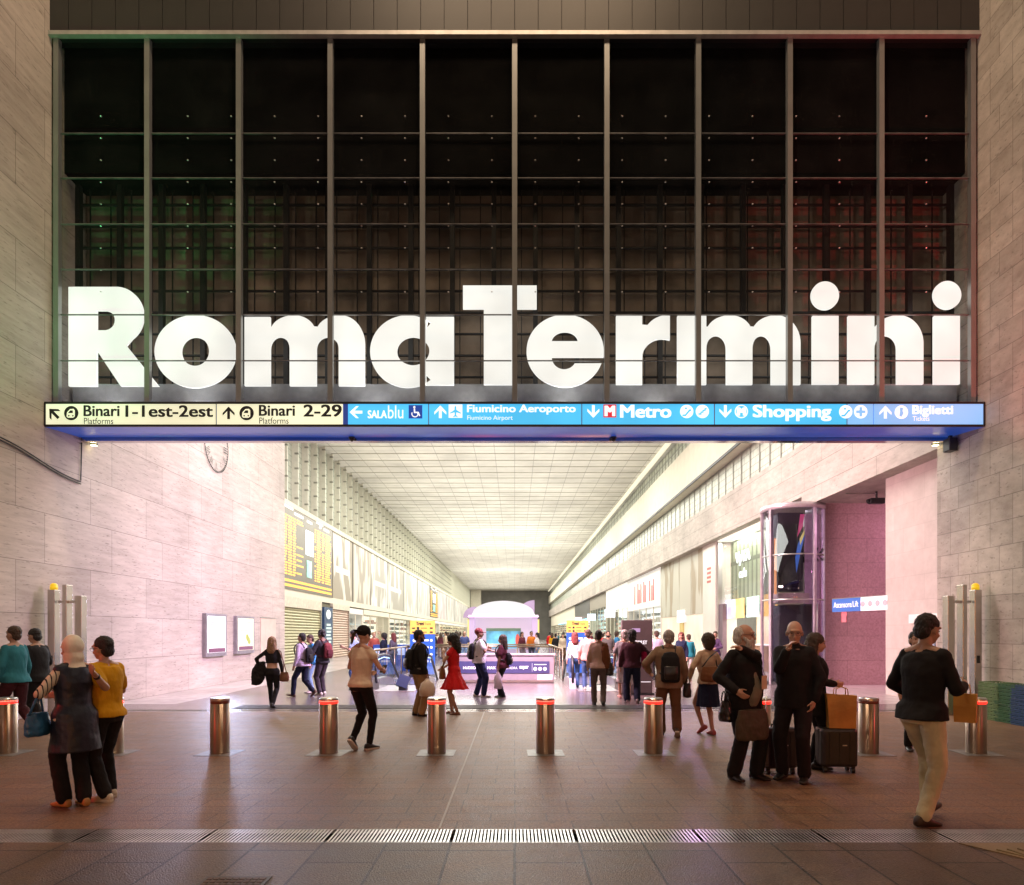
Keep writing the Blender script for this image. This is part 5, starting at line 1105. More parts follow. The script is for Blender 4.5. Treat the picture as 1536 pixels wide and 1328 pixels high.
def escalator(label, x0, x1, y0, L=9.0, up=1):
    t = thing('escalator', label, 'escalator', ((x0+x1)/2, y0, 0)); w_ = (x1-x0)/2; blk = pm('handrail_black', (.015, .015, .02), .4, 0, 0)
    for sx in (-1, 1):
        x = sx*w_; pts = [(x, .12, .12), (x, -.02, .30), (x, -.06, .52), (x, .0, .74), (x, .14, .90), (x, .34, .97), (x, 1.2, .98), (x, 2.2, .90), (x, L, -2.3)]
        MB().tube(pts, .042, 10).build('hand_rail', blk, t, True)
        q = MB(); pl = [(p[1]+.02, p[2]-.03) for p in pts[1:]]; low = [(L, -3.2), (2.2, .05), (1.2, .10), (.1, .10)]
        poly = pl+low; q.prism([(a, b) for a, b in poly], -.008, .008); q.xf(Matrix.Translation((x, 0, 0)) @ Matrix.Rotation(R(90), 4, 'Z')); q.build('balustrade_glass', glass('balustrade', (.90, .96, .97), .08), t)
        q = MB(); poly = [(-.05, 0), (1.2, 0), (2.2, -.1), (L, -3.3), (L, -3.0), (2.2, .20), (1.2, .30), (.1, .30)]; q.prism(poly, -.09, .09); q.xf(Matrix.Translation((x, 0, 0)) @ Matrix.Rotation(R(90), 4, 'Z')); q.build('skirt_panel', steel, t)
        MB().tube([(x, .20, .85), (x, 1.2, .90), (x, 2.2, .83)], .012, 6).build('light_line', em('esc_cyan', (.55, .95, 1), 1.6), t)
    MB().bb(-w_+.1, w_-.1, -.9, 1.4, .0, .012).build('comb_plate', pm('comb_steel', (.48, .47, .48), .35, .8, .15, 10), t)
    for k in range(14): MB().bb(-w_+.1, w_-.1, 1.4+k*.4, 1.8+k*.4, -.2-.2*k, .0-.2*k).build('step', dark_metal, t)
    return t
escalator('escalator going down on the left, behind the woman walking in the cap', -4.1, -2.75, 20.2)
escalator('escalator on the right, with people queueing at its foot', 1.72, 3.05, 20.2)
t = thing('well_shade_patch', 'flat dark floor patch painted as the shade of the stair well', 'shade patch', (0, 0, 0)); struct(t)
MB().bb(-4.4, 1.5, 24.5, 33.8, .002, .006).build('opening_shade', pm('well_shade', (.22, .18, .20), .3), t)  # dark sheet laid on the floor as painted shade, no real hole
# way-finding totems
def totem(label, x, y, w_, hy, hb, rows, base=0):
    t = thing('wayfinding_totem', label, 'sign', (x, y, 0)); ye = em('totem_yellow', (1, .58, .12), .78); bl = em('totem_blue', (.03, .13, .55), .75); n = 'totem'
    MB().bb(-w_/2, w_/2, -.06, .06, hb, hy).build('yellow_panel', ye, t); MB().bb(-w_/2, w_/2, -.06, .06, .12, hb-.01).build('blue_panel', bl, t); MB().bb(-w_/2-.05, w_/2+.05, -.12, .12, 0, .12).build('foot', dark_metal, t)
    M_ = front(0, -.062, 0); dk = pm('sign_black', (.015, .015, .02)); 
    text('Treni', (-w_*.25, hy-.17, w_*.05, hy-.05), dk, t, M_, .04); text('Trains', (w_*.08, hy-.16, w_*.34, hy-.08), dk, t, M_, .0)
    h2 = (hy-hb-.2)/2
    for k in range(2):
        z = hy-.2-h2*(k+.75); q = MB(); q.bb(-w_*.42, -w_*.30, -.064, -.061, z, z+h2*.35); q.cyl((-w_*.18, -.061, z+h2*.2), (-w_*.18, -.065, z+h2*.2), h2*.33, None, 16); q.bb(-w_*.06, w_*.18, -.064, -.061, z+h2*.12, z+h2*.28); q.bb(w_*.30, w_*.42, -.064, -.061, z, z+h2*.4); q.build('sign_symbol', dk, t)
    q = MB(); q2 = wt
    for k in range(4):
        z = hb-.24-k*.26; q.cyl((-w_*.33, -.061, z), (-w_*.33, -.065, z), .06, None, 14); q.bb(-w_*.1, w_*.25, -.065, -.061, z-.03, z+.04); q.cyl((w_*.36, -.061, z), (w_*.36, -.065, z), .05, None, 14)
    q.build('sign_symbol', wt, t); return t
totem('yellow and blue Treni totem left of the escalators', X(634, 25.5), 25.5, .92, 2.12, 1.62, 4)
totem('yellow and blue Treni totem right of the pavilion', X(866, 26.5), 26.5, .84, 2.14, 1.68, 4)
t = thing('toilet_totem', 'tall grey toilet totem behind the man in the maroon shirt', 'sign', (X(955, 18.3), 18.3, 0)); gt = pm('totem_grey', (.105, .09, .095), .35, 0, .1); MB().bb(-.41, .41, -.08, .08, .05, 2.0).build('totem_panel', gt, t, bevel=.01); MB().bb(-.45, .45, -.12, .12, 0, .05).build('foot', dark_metal, t); M_ = front(0, -.082, 0)
text('TOILET', (-.05, 1.36, .26, 1.45), wt, t, M_, .04); text('BAGNI', (-.05, 1.22, .2, 1.30), wt, t, M_, .03); MB().bb(-.14, .08, -.084, -.081, 1.68, 1.78).build('sign_symbol', em('toilet_lilac', (.45, .35, .6), .6), t); MB().bb(.1, .36, -.084, -.081, .34, .36).build('sign_symbol', wt, t)
# blue bins / kiosks left of the escalator
t = thing('ticket_machine', 'row of blue machines by the left railing', 'machine', (X(592, 30), 30, 0))
for k in range(4): MB().bb(-.9+k*.5, -.9+k*.5+.44, -.25, .25, 0, 1.15).build('machine_body', pm('machine_blue', (.03, .09, .38), .35), t, bevel=.02); MB().bb(-.84+k*.5, -.84+k*.5+.32, -.262, -.25, .7, 1.0).build('machine_screen', em('machine_screen', (.5, .65, .95), .7), t)
t = thing('floor_display', 'dark blue tilted floor stand by the escalator', 'stand', (X(605, 19.6), 19.6, 0)); MB().box((0, 0, .26), (.32, .12, .36), Euler((R(-25), R(20), 0)).to_matrix()).build('stand_plate', pm('stand_blue', (.008, .02, .06), .5), t); MB().bb(-.12, .12, -.1, .1, 0, .12).build('stand_foot', dark_metal, t)
# ------------------------------------------------------------------ white pavilion with a dome
t = thing('pavilion', 'glowing white and lilac pavilion with a shallow dome and a wide screen', 'kiosk', (X(755, 42), 42, 0)); pw = 1.95
lil = em('pavilion_lilac', (.84, .66, 1), .34); pwh = em('pavilion_white', (1, .88, 1), .40)
for sx in (-1, 1): MB().bb(sx*pw-.16, sx*pw+.16, 0, 2.6, 0, 2.62).build('side_column', lil, t); MB().bb(sx*(pw+.22)-.05, sx*(pw+.22)+.05, .3, 2.2, 0, 2.5).build('yellow_flank', em('flank_yellow', (1, .80, .25), .8), t)
MB().bb(-pw+.16, pw-.16, 1.2, 1.3, 0, 2.62).build('back_wall', pwh, t); MB().bb(-pw-.2, pw+.2, -.1, 2.6, 2.62, 2.78).build('eave', pwh, t); MB().bb(-pw-.22, pw+.22, -.13, -.1, 2.64, 2.70).build('eave_light', em('eave_pink', (1, .62, 1), 1.6), t)
q = MB(); n = 28; Rr = 2.35; zc = 2.78-1.55
prof = [(-1.95+3.9*k/n, 2.78+.86*math.sqrt(max(0, 1-((-1.95+3.9*k/n)/1.95)**2))**1.0) for k in range(n+1)]
q.prism(prof+[(1.95, 2.775), (-1.95, 2.775)], -.05, 2.5); q.build('dome', em('dome_white', (.88, .93, 1), .34), t)
MB().bb(-1.1, 1.1, .9, 1.1, .62, 1.98).build('screen_frame', white_m, t); scr = em('screen_sky', (.16, .55, .75), .75, .8, 1.4); MB().bb(-1.08, 1.08, .87, .9, .70, 1.78).build('screen_image', scr, t); MB().bb(-1.08, 1.08, .868, .9, 1.782, 1.95).build('screen_image', em('screen_top', (.18, .32, .20), .5, .3, 4), t); MB().ell((.88, .865, 1.2), (.14, .006, .40)).build('screen_mark', em('screen_red', (.75, .12, .08), .7), t)
MB().bb(-1.3, 1.3, .2, .9, 0, .35).build('plinth', lil, t)
for sx, r_, z_ in ((-1, .72, 2.66), (1, 1.2, 2.62)):
    pr = [(sx*(pw+.0)+r_*math.cos(a)+(.05 if sx > 0 else 0), z_+r_*math.sin(a)) for a in [PI*k/20 for k in range(10 if sx > 0 else 0, 21)]]+([(pw+.05, z_)] if sx > 0 else []); q = MB(); q.prism(pr, 2.75+.1*sx, 2.95+.1*sx); q.build('rear_arch', em('arch_lilac', (.60, .44, .70), .25), t)
# ------------------------------------------------------------------ people in the picture
def Pn(label, u, d, h, face, **k): return person(label, X(u, d), d, h, face, **k)
K = cloth
blk = K('black', (.012, .012, .014)); char = K('charcoal', (.035, .036, .042)); nvy = K('navy', (.012, .018, .05)); dkn = K('dark_navy', (.010, .014, .035)); jean = K('jeans', (.06, .12, .26)); ltj = K('light_jeans', (.22, .36, .52)); khaki = K('khaki', (.30, .20, .105)); olive = K('olive', (.07, .065, .04)); white = K('white', (.68, .67, .65)); cream = K('cream', (.56, .48, .36)); pinkish = K('pink_shirt', (.52, .30, .26)); red = K('red', (.50, .008, .012), .7); maroon = K('maroon', (.11, .025, .04)); plum = K('plum_dark', (.055, .018, .028)); tan_ = K('tan_jacket', (.24, .17, .115)); brownt = K('brown_trousers', (.15, .085, .05)); grey = K('grey', (.20, .20, .21)); lilac = K('lilac', (.46, .40, .52)); teal = K('teal', (.02, .14, .18)); blue = K('blue', (.04, .20, .42)); yellow = K('yellow', (.58, .30, .01)); gold = K('pale_khaki', (.58, .55, .38)); tan_l = pm('tan_leather', (.42, .22, .07), .5, 0, .15, 20); brl = pm('brown_leather', (.15, .06, .03), .4, 0, .2, 12, .2, 30); blkl = pm('black_leather', (.014, .013, .014), .3, 0, .2, 12, .2, 30); wsh = pm('white_trainer', (.62, .58, .50), .55, 0, .1, 20); wsole = pm('white_sole', (.66, .64, .60), .6, 0, .05)
STRIDE = ((-.09, .26, 0, -12), (.09, -.26, .07, 38)); STRIDE2 = ((-.09, -.24, .07, 36), (.09, .24, 0, -10)); SHIFT = ((-.11, .0, 0, 0), (.10, .06, 0, 0))
# --- the couple at the left
stripes = K('striped', (.60, .56, .46))
n_ = stripes.node_tree; tc = n_.nodes.new('ShaderNodeTexCoord'); wv = n_.nodes.new('ShaderNodeTexWave'); wv.inputs['Scale'].default_value = 9; wv.bands_direction = 'X'; wv.inputs['Distortion'].default_value = 1.5; rr_ = n_.nodes.new('ShaderNodeValToRGB'); rr_.color_ramp.elements[0].position = .13; rr_.color_ramp.elements[1].position = .17; rr_.color_ramp.elements[0].color = (.02, .02, .03, 1); rr_.color_ramp.elements[1].color = (.60, .57, .47, 1)
n_.links.new(tc.outputs['Object'], wv.inputs[0]); n_.links.new(wv.outputs[0], rr_.inputs[0]); n_.links.new(rr_.outputs[0], n_.nodes['Principled BSDF'].inputs['Base Color'])
vest = pm('vest_navy', (.005, .010, .028), .45, 0, .15, 9, .4, 14, spec=.5)
f = Pn('woman in a cream headscarf and dark navy tunic looking at her phone', 112, 6.50, 1.61, 60, sex='f', skin='light', near=2, hair='hijab', head=(8, 14), lean=3, feet=((-.07, .06, 0, 0), (.07, -.05, 0, 0)), armL=('w', 83, 1020, 6.46), poleL=('w', 60, 1048, 6.32), armR=(.0, .30, 1.14), poleR=(.2, -.2, -1), features=True,
       under=dict(kind='blouse', mat=stripes, e=.022, hem=.9), top=dict(kind='tunic', mat=vest, e=.036, hem=.585, sleeve='none', flare=.13, wr=.014), bottom=('trousers', blk, 1.6), shoes=tan_l, hcol='black')
p = hand_pos(f, 0); t = thing('phone', 'dark phone in the left hand of the woman in the headscarf', 'phone', p+Vector((0, 0, .02)), R(52)); MB().box((0, 0, .02), (.075, .01, .15), Matrix.Rotation(R(-40), 3, 'X')).build('phone_case', blkl, t, bevel=.004); MB().box((0, -.0075, .0165), (.066, .002, .135), Matrix.Rotation(R(-40), 3, 'X')).build('phone_screen', em('phone_glow', (.7, .85, 1), .9), t)
shoulder_bag(f, 'shiny blue handbag on the left arm of the woman in the headscarf', pm('bag_blue', (.03, .14, .32), .22, 0, .25, 8, .2, 20), (-.30, .10, .88), (.30, .13, .24), strap=[(-.40, .05, .98), (-.36, .02, 1.12), (-.31, .04, 1.19), (-.26, .12, 1.12), (-.22, .16, .98)], rz=20)
f = Pn('man in a yellow T-shirt and glasses with his hand on the shoulder of the woman', 160, 6.80, 1.60, 72, sex='m', skin='light', near=2, hair='short', hcol='black', glasses=True, head=(6, 8), lean=4, feet=((-.09, -.08, 0, 0), (.10, .06, 0, 0)), armL=('w', 143, 1013, 6.40), poleL=('w', 174, 1048, 6.55), armR=(.14, .30, 1.10),
       top=dict(kind='t_shirt', mat=yellow, e=.030, hem=.90, sleeve='short'), bottom=('trousers', blk, 1.5), shoes=wsh, sole=wsole)
S, e, W = f.arms[0]; q = MB(); c = e.lerp(W, .88); q.cyl(c-(W-e).normalized()*.014, c+(W-e).normalized()*.014, .034); q.xf(Matrix.Scale(f.s, 4)).build('wrist_watch', blkl, f.root, True)
# --- walkers at the left edge
Pn('man in a teal top and dark red trousers walking left at the photo edge', 24, 10.9, 1.77, 82, near=1, skin='tan', hair='short', hcol='brown', feet=STRIDE, top=dict(kind='top', mat=teal, e=.026, hem=.88), bottom=('trousers', K('wine', (.05, .012, .018)), 1.4), shoes=(.03, .02, .02), sole=wsole, lean=5)
Pn('person in black walking left in front of the gate posts', 60, 11.7, 1.73, 80, near=1, skin='tan', hair='short', hcol='black', feet=STRIDE2, top=dict(kind='jacket', mat=blk, e=.032, hem=.84), bottom=('trousers', blk, 1.2), lean=9, armR=(.25, .32, 1.02), head=(0, 12))
# --- blond woman in black
f = Pn('blond woman in a black cropped top seen from behind, carrying a dark jacket', 408, 15.0, 1.55, 4, sex='f', near=1, skin='light', hair='long', hcol='blond', feet=((-.05, .14, 0, 0), (.05, -.12, .04, 25)), top=dict(kind='cropped_top', mat=blk, e=.018, hem=1.12), bottom=('trousers', blk, .7, 1.0), armL=(-.30, .02, 1.0), features=False)
t = thing('jacket', 'dark jacket hanging over the left arm of the blond woman', 'jacket', f.W((-.34, .05, .92)), R(4)); q = MB(); q.rings([(-.05, 0, -.30, .10, .06), (-.02, 0, -.2, .15, .08), (.02, 0, .05, .15, .09), (.05, 0, .2, .09, .07)], 16); q.soft('jacket_cloth', blk, t, .014, 2, .06, .09)
shoulder_bag(f, 'brown shoulder bag of the blond woman', brl, (.30, .0, .78), (.24, .12, .24), strap=[(.36, -.01, .88), (.27, -.02, 1.2), (.16, -.03, 1.46), (.20, .06, 1.40), (.27, .06, 1.1), (.27, .02, .88)])
# --- walker before the shutter, blue top, maroon backpack
f = Pn('man in a lilac grey shirt striding left in front of the green shutter', 455, 17.7, 1.66, 75, near=1, skin='tan', hair='short', hcol='black', feet=STRIDE, lean=6, top=dict(kind='shirt', mat=lilac, e=.028, hem=.86), bottom=('trousers', dkn, 1.2), shoes=(.10, .05, .03))
backpack(f, 'black backpack on the man in the lilac grey shirt', blk, blkl, z=1.17)
Pn('person in a bright blue top and light jeans behind the maroon backpack', 468, 18.8, 1.60, 120, sex='f', near=1, skin='light', hair='short', hcol='brown', top=dict(kind='top', mat=blue, e=.03, hem=.86), bottom=('trousers', ltj, 1.1), shoes=wsh, head=(0, 20))
f = Pn('man in a charcoal jacket with headphones and a maroon backpack', 484, 18.2, 1.74, 62, near=1, skin='brown', hair='short', hcol='black', feet=SHIFT, top=dict(kind='jacket', mat=char, e=.03, hem=.86), bottom=('trousers', K('plum_grey', (.05, .04, .05)), 1.2), shoes=wsh, armL=(-.14, .30, 1.10), armR=(.14, .28, 1.10), head=(5, 12))
q = MB(); q.tube([f.hd((.088*math.cos(a), -.01, 1.655+.118*math.sin(a))) for a in [PI*k/14 for k in range(15)]], .010, 8)
for sg in (-1, 1): q.ell(f.hd((sg*.085, -.01, 1.645)), (.022, .034, .04))
q.xf(Matrix.Scale(f.s, 4)).build('headphones', blkl, f.root, True)
backpack(f, 'maroon backpack on the man with the headphones', K('bag_maroon', (.16, .03, .035)), K('bag_maroon_dark', (.09, .02, .025)), z=1.20)
f = Pn('bearded man in a grey blue shirt reading his phone', 533, 20.0, 1.73, 100, near=1, skin='light', hair='short', hcol='black', beard=('black', .02), top=dict(kind='shirt', mat=K('grey_blue', (.20, .27, .36)), e=.026, hem=.86, sleeve='short'), bottom=('trousers', jean, 1.2), shoes=(.03, .03, .05), armL=(-.12, .34, 1.26), armR=(.10, .34, 1.24), head=(0, 20))
p = hand_pos(f, 0); t = thing('phone', 'black phone held up by the bearded man in grey blue', 'phone', p, R(100)); MB().box((0, .02, .04), (.075, .01, .15), Matrix.Rotation(R(-50), 3, 'X')).build('phone_case', blkl, t); MB().box((0, .013, .035), (.066, .002, .135), Matrix.Rotation(R(-50), 3, 'X')).build('phone_screen', em('phone_glow', (.7, .85, 1), .9), t)
# --- woman in the backward cap
f = Pn('woman in a backward dark cap, cream sleeveless top and black leggings', 541, 9.62, 1.74, -28, sex='f', near=2, skin='light', hair='capback', hcol='black', feet=((-.05, -.10, .09, 42), (.06, .12, 0, 0)), lean=3, head=(-10, 16), armL=(-.16, .30, 1.10), armR=(.17, .30, 1.12), poleR=(1, -.6, -.9),
       top=dict(kind='sleeveless_top', mat=K('ivory', (.68, .60, .48)), e=.018, hem=.90, sleeve='cap', flare=.0), bottom=('trousers', blk, .45), shoes=(.02, .018, .02), sole=wsole)
p = hand_pos(f, 1); t = thing('phone', 'dark phone in the hands of the woman in the backward cap', 'phone', p, R(-28)); MB().box((-.03, 0, .03), (.075, .01, .15), Matrix.Rotation(R(-40), 3, 'X')).build('phone_case', blkl, t, bevel=.003); MB().box((-.03, -.0075, .0265), (.066, .002, .135), Matrix.Rotation(R(-40), 3, 'X')).build('phone_screen', em('phone_glow', (.7, .85, 1), .9), t)
q = MB(); q.tube([f.hd((0, -.12, 1.66)), f.hd((-.015, -.16, 1.62)), f.hd((-.02, -.15, 1.54)), f.hd((-.02, -.14, 1.47))], [.018, .024, .02, .008], 10); q.xf(Matrix.Scale(f.s, 4)).soft('hair', MATS['hair_brown'], f.root, .008, 1, .01, .03)
# --- man in black jacket and woman in the red dress
f = Pn('man in a black jacket and khaki trousers holding a plastic bag', 627, 13.6, 1.70, -62, near=2, skin='brown', hair='short', hcol='black', beard=('black', .01), feet=((-.13, .0, 0, 0), (.13, .03, 0, 0)), head=(-12, 6), belly=.03, top=dict(kind='jacket', mat=blk, e=.040, hem=.86), under=dict(kind='shirt', mat=grey, e=.02, hem=.88, sleeve='none'), bottom=('trousers', khaki, 1.9), shoes=(.015, .013, .012))
backpack(f, 'black backpack on the man in the black jacket and khaki trousers', blk, blkl, z=1.17)
plastic_bag(f, 'whitish plastic bag hanging from the hand of the man in khaki trousers', 1, pm('bag_film', (.62, .56, .50), .35, 0, .15, 6, .4, 14), (.30, .2, .36))
f = Pn('woman in a red dress with long dark curly hair', 681, 13.9, 1.61, 75, sex='f', near=2, skin='tan', hair='curlylong', hcol='black', feet=((-.08, -.10, 0, 0), (.09, .08, 0, 0)), barefoot=True, shoes=None, head=(8, 10), armL=(-.10, .20, 1.36), poleL=(-.6, .3, -1), armR=(.16, .30, 1.02),
       top=dict(kind='dress_top', mat=red, e=.020, hem=.98, sleeve='cap'), bottom=('skirt', red, 1, 1.06, .56, .135))
for i, (hp_, k, a, pit) in enumerate(f.legs):
    q = MB(); sg = i*2-1; q.loft([[Vector((a.x+sx*hw, a.y+yy, zz)) for sx, zz in ((-1, .002), (1, .002), (1, .02), (-1, .02))] for yy, hw in ((-.08, .03), (0, .036), (.1, .045), (.17, .03))]); q.tube([a+Vector((-.045, .08, -.06)), a+Vector((0, .085, -.025)), a+Vector((.045, .08, -.06))], .012, 8); q.tube([a+Vector((.045*math.cos(z), .045*math.sin(z), 0)) for z in [2*PI*j/12 for j in range(13)]], .008, 6); q.xf(Matrix.Scale(f.s, 4)).build('sandal', brl, f.root)
shoulder_bag(f, 'brown leather shoulder bag on the woman in the red dress', K('bag_tan', (.22, .12, .05), .5), (.02, .28, .92), (.24, .15, .30), strap=[(-.05, .26, 1.05), (-.14, .14, 1.25), (-.16, .0, 1.46), (-.12, -.02, 1.46), (.0, .16, 1.25), (.06, .28, 1.05)], rz=10)
# --- man in white T-shirt and woman in the maroon top
f = Pn('man in a white T-shirt and reddish cap gesturing, dark trousers', 718, 17.6, 1.76, -72, near=1, skin='tan', hair='cap', hcol='red', belly=.05, feet=((-.12, -.03, 0, 0), (.12, .10, 0, 0)), armL=(-.16, .26, 1.24), armR=(.14, .18, 1.30), poleR=(1, -.2, -1), top=dict(kind='t_shirt', mat=white, e=.034, hem=.88, sleeve='short'), bottom=('trousers', nvy, 1.6), shoes=wsh)
backpack(f, 'black backpack on the man in the white T-shirt', blk, blkl, z=1.18)
f = Pn('woman in a maroon top with long dark hair reaching out a hand', 754, 17.4, 1.59, 72, sex='f', near=1, skin='tan', hair='long', hcol='brown', feet=((-.09, -.04, 0, 0), (.09, .10, 0, 0)), armR=(.18, .42, 1.32), armL=(-.20, .06, .86), top=dict(kind='blouse', mat=maroon, e=.032, hem=.84, sleeve='short'), bottom=('trousers', blk, 1.4), shoes=(.02, .02, .02), sole=wsole)
backpack(f, 'small black backpack on the woman in the maroon top', blk, blkl, .26, .34, .14, 1.10)
plastic_bag(f, 'long white plastic bag held by the woman in the maroon top', 0, pm('bag_film2', (.66, .58, .60), .35, 0, .12, 6, .4, 14), (.22, .12, .46))
# --- queue at the right escalator
Pn('woman with long red hair in a white top on the right escalator', 862, 20.6, 1.66, 6, sex='f', near=1, hair='long', hcol='auburn', top=dict(kind='top', mat=white, e=.024, hem=.95), bottom=('trousers', jean, .9), shoes=(.03, .03, .05), features=False)
Pn('man in a pale pink shirt and jeans on the right escalator', 882, 19.8, 1.74, -8, near=1, hair='short', hcol='brown', top=dict(kind='shirt', mat=pinkish, e=.03, hem=.86), bottom=('trousers', jean, 1.1), shoes=wsh, features=False)
f = Pn('woman with short dark hair, cream and brown top and grey trousers, walking away', 898, 15.5, 1.70, -6, sex='f', near=1, wide=1.12, skin='tan', hair='short', hcol='black', feet=((-.10, .10, 0, 0), (.10, -.08, .02, 12)), top=dict(kind='top', mat=K('cream_pink', (.46, .33, .27)), e=.032, hem=.88), bottom=('trousers', K('warm_grey', (.12, .09, .085)), 1.3), features=False)
shoulder_bag(f, 'dark bag on the right side of the woman in grey trousers', blkl, (.24, .02, .86), (.22, .14, .30), strap=[(.27, .0, .98), (.22, -.06, 1.25), (.13, -.08, 1.47), (.16, .05, 1.42), (.25, .08, 1.2), (.24, .06, .98)])
t = thing('scarf', 'brown shawl over the right shoulder of the woman in grey trousers', 'shawl', f.W((.15, -.06, 1.20)), R(-6)); q = MB(); q.rings([(.02, -.02, -.32, .06, .05), (.02, -.05, -.1, .09, .055), (0, -.06, .10, .09, .06), (-.01, .0, .24, .07, .09), (0, .03, .27, .04, .05)], 16); q.soft('shawl_cloth', K('rust', (.16, .06, .025)), t, .012, 2, .03, .07)
Pn('person in a grey top and pale shorts partly hidden by the man in maroon', 937, 17.0, 1.74, -4, near=1, skin='tan', hair='short', hcol='grey', feet=STRIDE, top=dict(kind='shirt', mat=grey, e=.03, hem=.84, sleeve='short'), bottom=('shorts', K('pale_short', (.50, .48, .46)), 1.6), shoes=(.45, .25, .22), features=False)
f = Pn('man in a dark maroon shirt and navy trousers with black curly hair, walking away', 948, 16.1, 1.70, -6, near=1, wide=1.08, skin='tan', hair='curly', hcol='black', feet=((-.12, .10, 0, 0), (.12, -.08, .02, 14)), top=dict(kind='shirt', mat=plum, e=.045, hem=.86), bottom=('trousers', dkn, 2.0), shoes=(.25, .2, .2), armR=(.30, .10, 1.02), features=False)
t = thing('folder', 'crimson bag tucked under the right arm of the man in maroon', 'bag', f.W((.31, .0, 1.10)), R(-6)); q = MB(); q.rings([(0, 0, -.26, .05, .09), (.01, 0, -.1, .10, .12), (.0, 0, .12, .09, .12), (-.01, 0, .18, .04, .07)], 16); q.soft('bag_body', K('crimson', (.34, .008, .06)), t, .014, 2, .01); MB().tube([(-.03, -.04, .16), (-.06, -.05, .27), (-.06, .05, .27), (-.03, .04, .16)], .01, 8).build('strap', blkl, t, True)
# --- tan jacket, navy skirt
f = Pn('man in a tan jacket and brown trousers seen from behind', 1003, 10.9, 1.70, -5, near=2, wide=1.06, skin='light', hair='receding', hcol='grey', feet=((-.11, .10, 0, -4), (.12, -.12, .05, 30)), top=dict(kind='jacket', mat=tan_, e=.045, hem=.80, flare=.15, collar=True), bottom=('trousers', brownt, 1.8), shoes=(.06, .03, .02), sole=wsole, armL=(-.30, .18, 1.06), features=False)
backpack(f, 'black backpack on the man in the tan jacket', blk, blkl, .31, .50, .17, 1.15)
shoulder_bag(f, 'small black bag at the right hip of the man in the tan jacket', blkl, (.30, .02, .76), (.14, .12, .24), strap=[(.34, 0, .86), (.31, -.04, 1.0), (.26, 0, .86)])
f = Pn('woman in a beige top and navy skirt with short dark hair', 1062, 11.1, 1.615, 22, sex='f', near=2, wide=1.14, skin='light', hair='curly', hcol='brown', feet=((-.04, .10, .06, 30), (.05, -.06, 0, 0)), top=dict(kind='top', mat=K('beige', (.50, .36, .25)), e=.034, hem=.90), bottom=('skirt', nvy, 1, 1.02, .50, .03), shoes=(.42, .10, .10), armL=(-.26, .16, 1.02), armR=(.24, .20, 1.04), features=False, glasses=False)
shoulder_bag(f, 'large brown and black shoulder bag on the back of the woman in the navy skirt', K('bag_brown', (.17, .075, .03), .5), (-.12, -.22, 1.08), (.42, .14, .26), strap=[(-.28, -.20, 1.20), (-.12, -.18, 1.36), (.10, -.10, 1.46), (.14, .0, 1.44), (.04, -.2, 1.2)], strapmat=blkl)
# --- bearded man, bald man, woman in black with the suitcases
shirtg = K('shirt_greygreen', (.22, .20, .16))
f = Pn('old bearded man in a black jacket stroking his white beard', 1115, 7.72, 1.735, 208, near=2, wide=1.08, skin='light', hair='receding', hcol='white', beard=('white', .22), glasses=True, belly=.09, head=(24, 2), feet=((-.14, .06, 0, 0), (.13, -.02, 0, 0)), armR=('w', 1104, 1036, 7.45), poleR=('w', 1080, 1012, 7.6), armL=('w', 1112, 974, 7.42), poleL=('w', 1153, 998, 7.5),
       under=dict(kind='shirt', mat=shirtg, e=.030, hem=.86, sleeve='none'), top=dict(kind='jacket', mat=blk, e=.036, hem=.80, collar=False), bottom=('trousers', blk, 1.9), shoes=(.014, .012, .012))
q = MB(); q.rings([(0.01, .112, .84, .07, .06), (0.01, .155, .95, .082, .085), (.01, .175, 1.06, .08, .09), (.01, .135, 1.20, .066, .06), (.01, .11, 1.32, .045, .045), (.0, .085, 1.42, .028, .03)], 18, M=Matrix.Translation(f.tp((0, 0, 1.0))-Vector((0, 0, 1.0)))); q.xf(Matrix.Scale(f.s, 4)).soft('shirt_front', shirtg, f.root, .011, 3, .01, .06)
t = thing('name_tag', 'blank cream card hanging on the chest of the bearded man', 'card', f.W((-.03, .275, 1.12)), R(222)); MB().box((0, 0, 0), (.11, .005, .15)).build('card_sheet', pm('card_cream', (.72, .62, .46), .5, 0, .04), t); MB().tube([(-.02, 0, .075), (-.05, -.10, .28), (-.06, -.18, .36)], .004, 6).build('lanyard', pm('lanyard_dark', (.05, .05, .05)), t)
shoulder_bag(f, 'dark olive messenger bag at the front of the bearded man', K('bag_olive', (.060, .052, .036), .6), (.14, .26, .66), (.46, .15, .34), strap=[(-.06, .22, .80), (-.16, .10, 1.1), (-.15, .04, 1.47), (-.10, -.06, 1.47), (.10, -.16, 1.1), (.30, .10, .80)], name='messenger_bag', cat='bag', rz=-6)
shoulder_bag(f, 'shiny black bag under the elbow of the bearded man', pm('bag_gloss', (.015, .015, .018), .12, 0, .1), (.34, .06, .80), (.12, .18, .24), name='handbag')
f = Pn('bald man in a black suit holding his hand to his mouth', 1192, 7.68, 1.775, 142, near=2, skin='light', hair='none', hcol='grey', glasses=True, head=(18, 12), feet=((-.12, .06, 0, 0), (.13, .0, 0, 0)), armR=('w', 1181, 976, 7.42), poleR=('w', 1172, 1024, 7.38), armL=(-.22, .06, .90), top=dict(kind='suit_jacket', mat=K('suit_black', (.014, .013, .015)), e=.036, hem=.80, collar=True), bottom=('trousers', K('suit_trousers', (.016, .014, .018)), 1.5), shoes=(.02, .016, .014))
q = MB(); q.ell(f.hd((0, -.062, 1.645)), (.072, .045, .045)); q.xf(Matrix.Scale(f.s, 4)).soft('hair', MATS['hair_grey'], f.root, .008, 1, .008, .03)
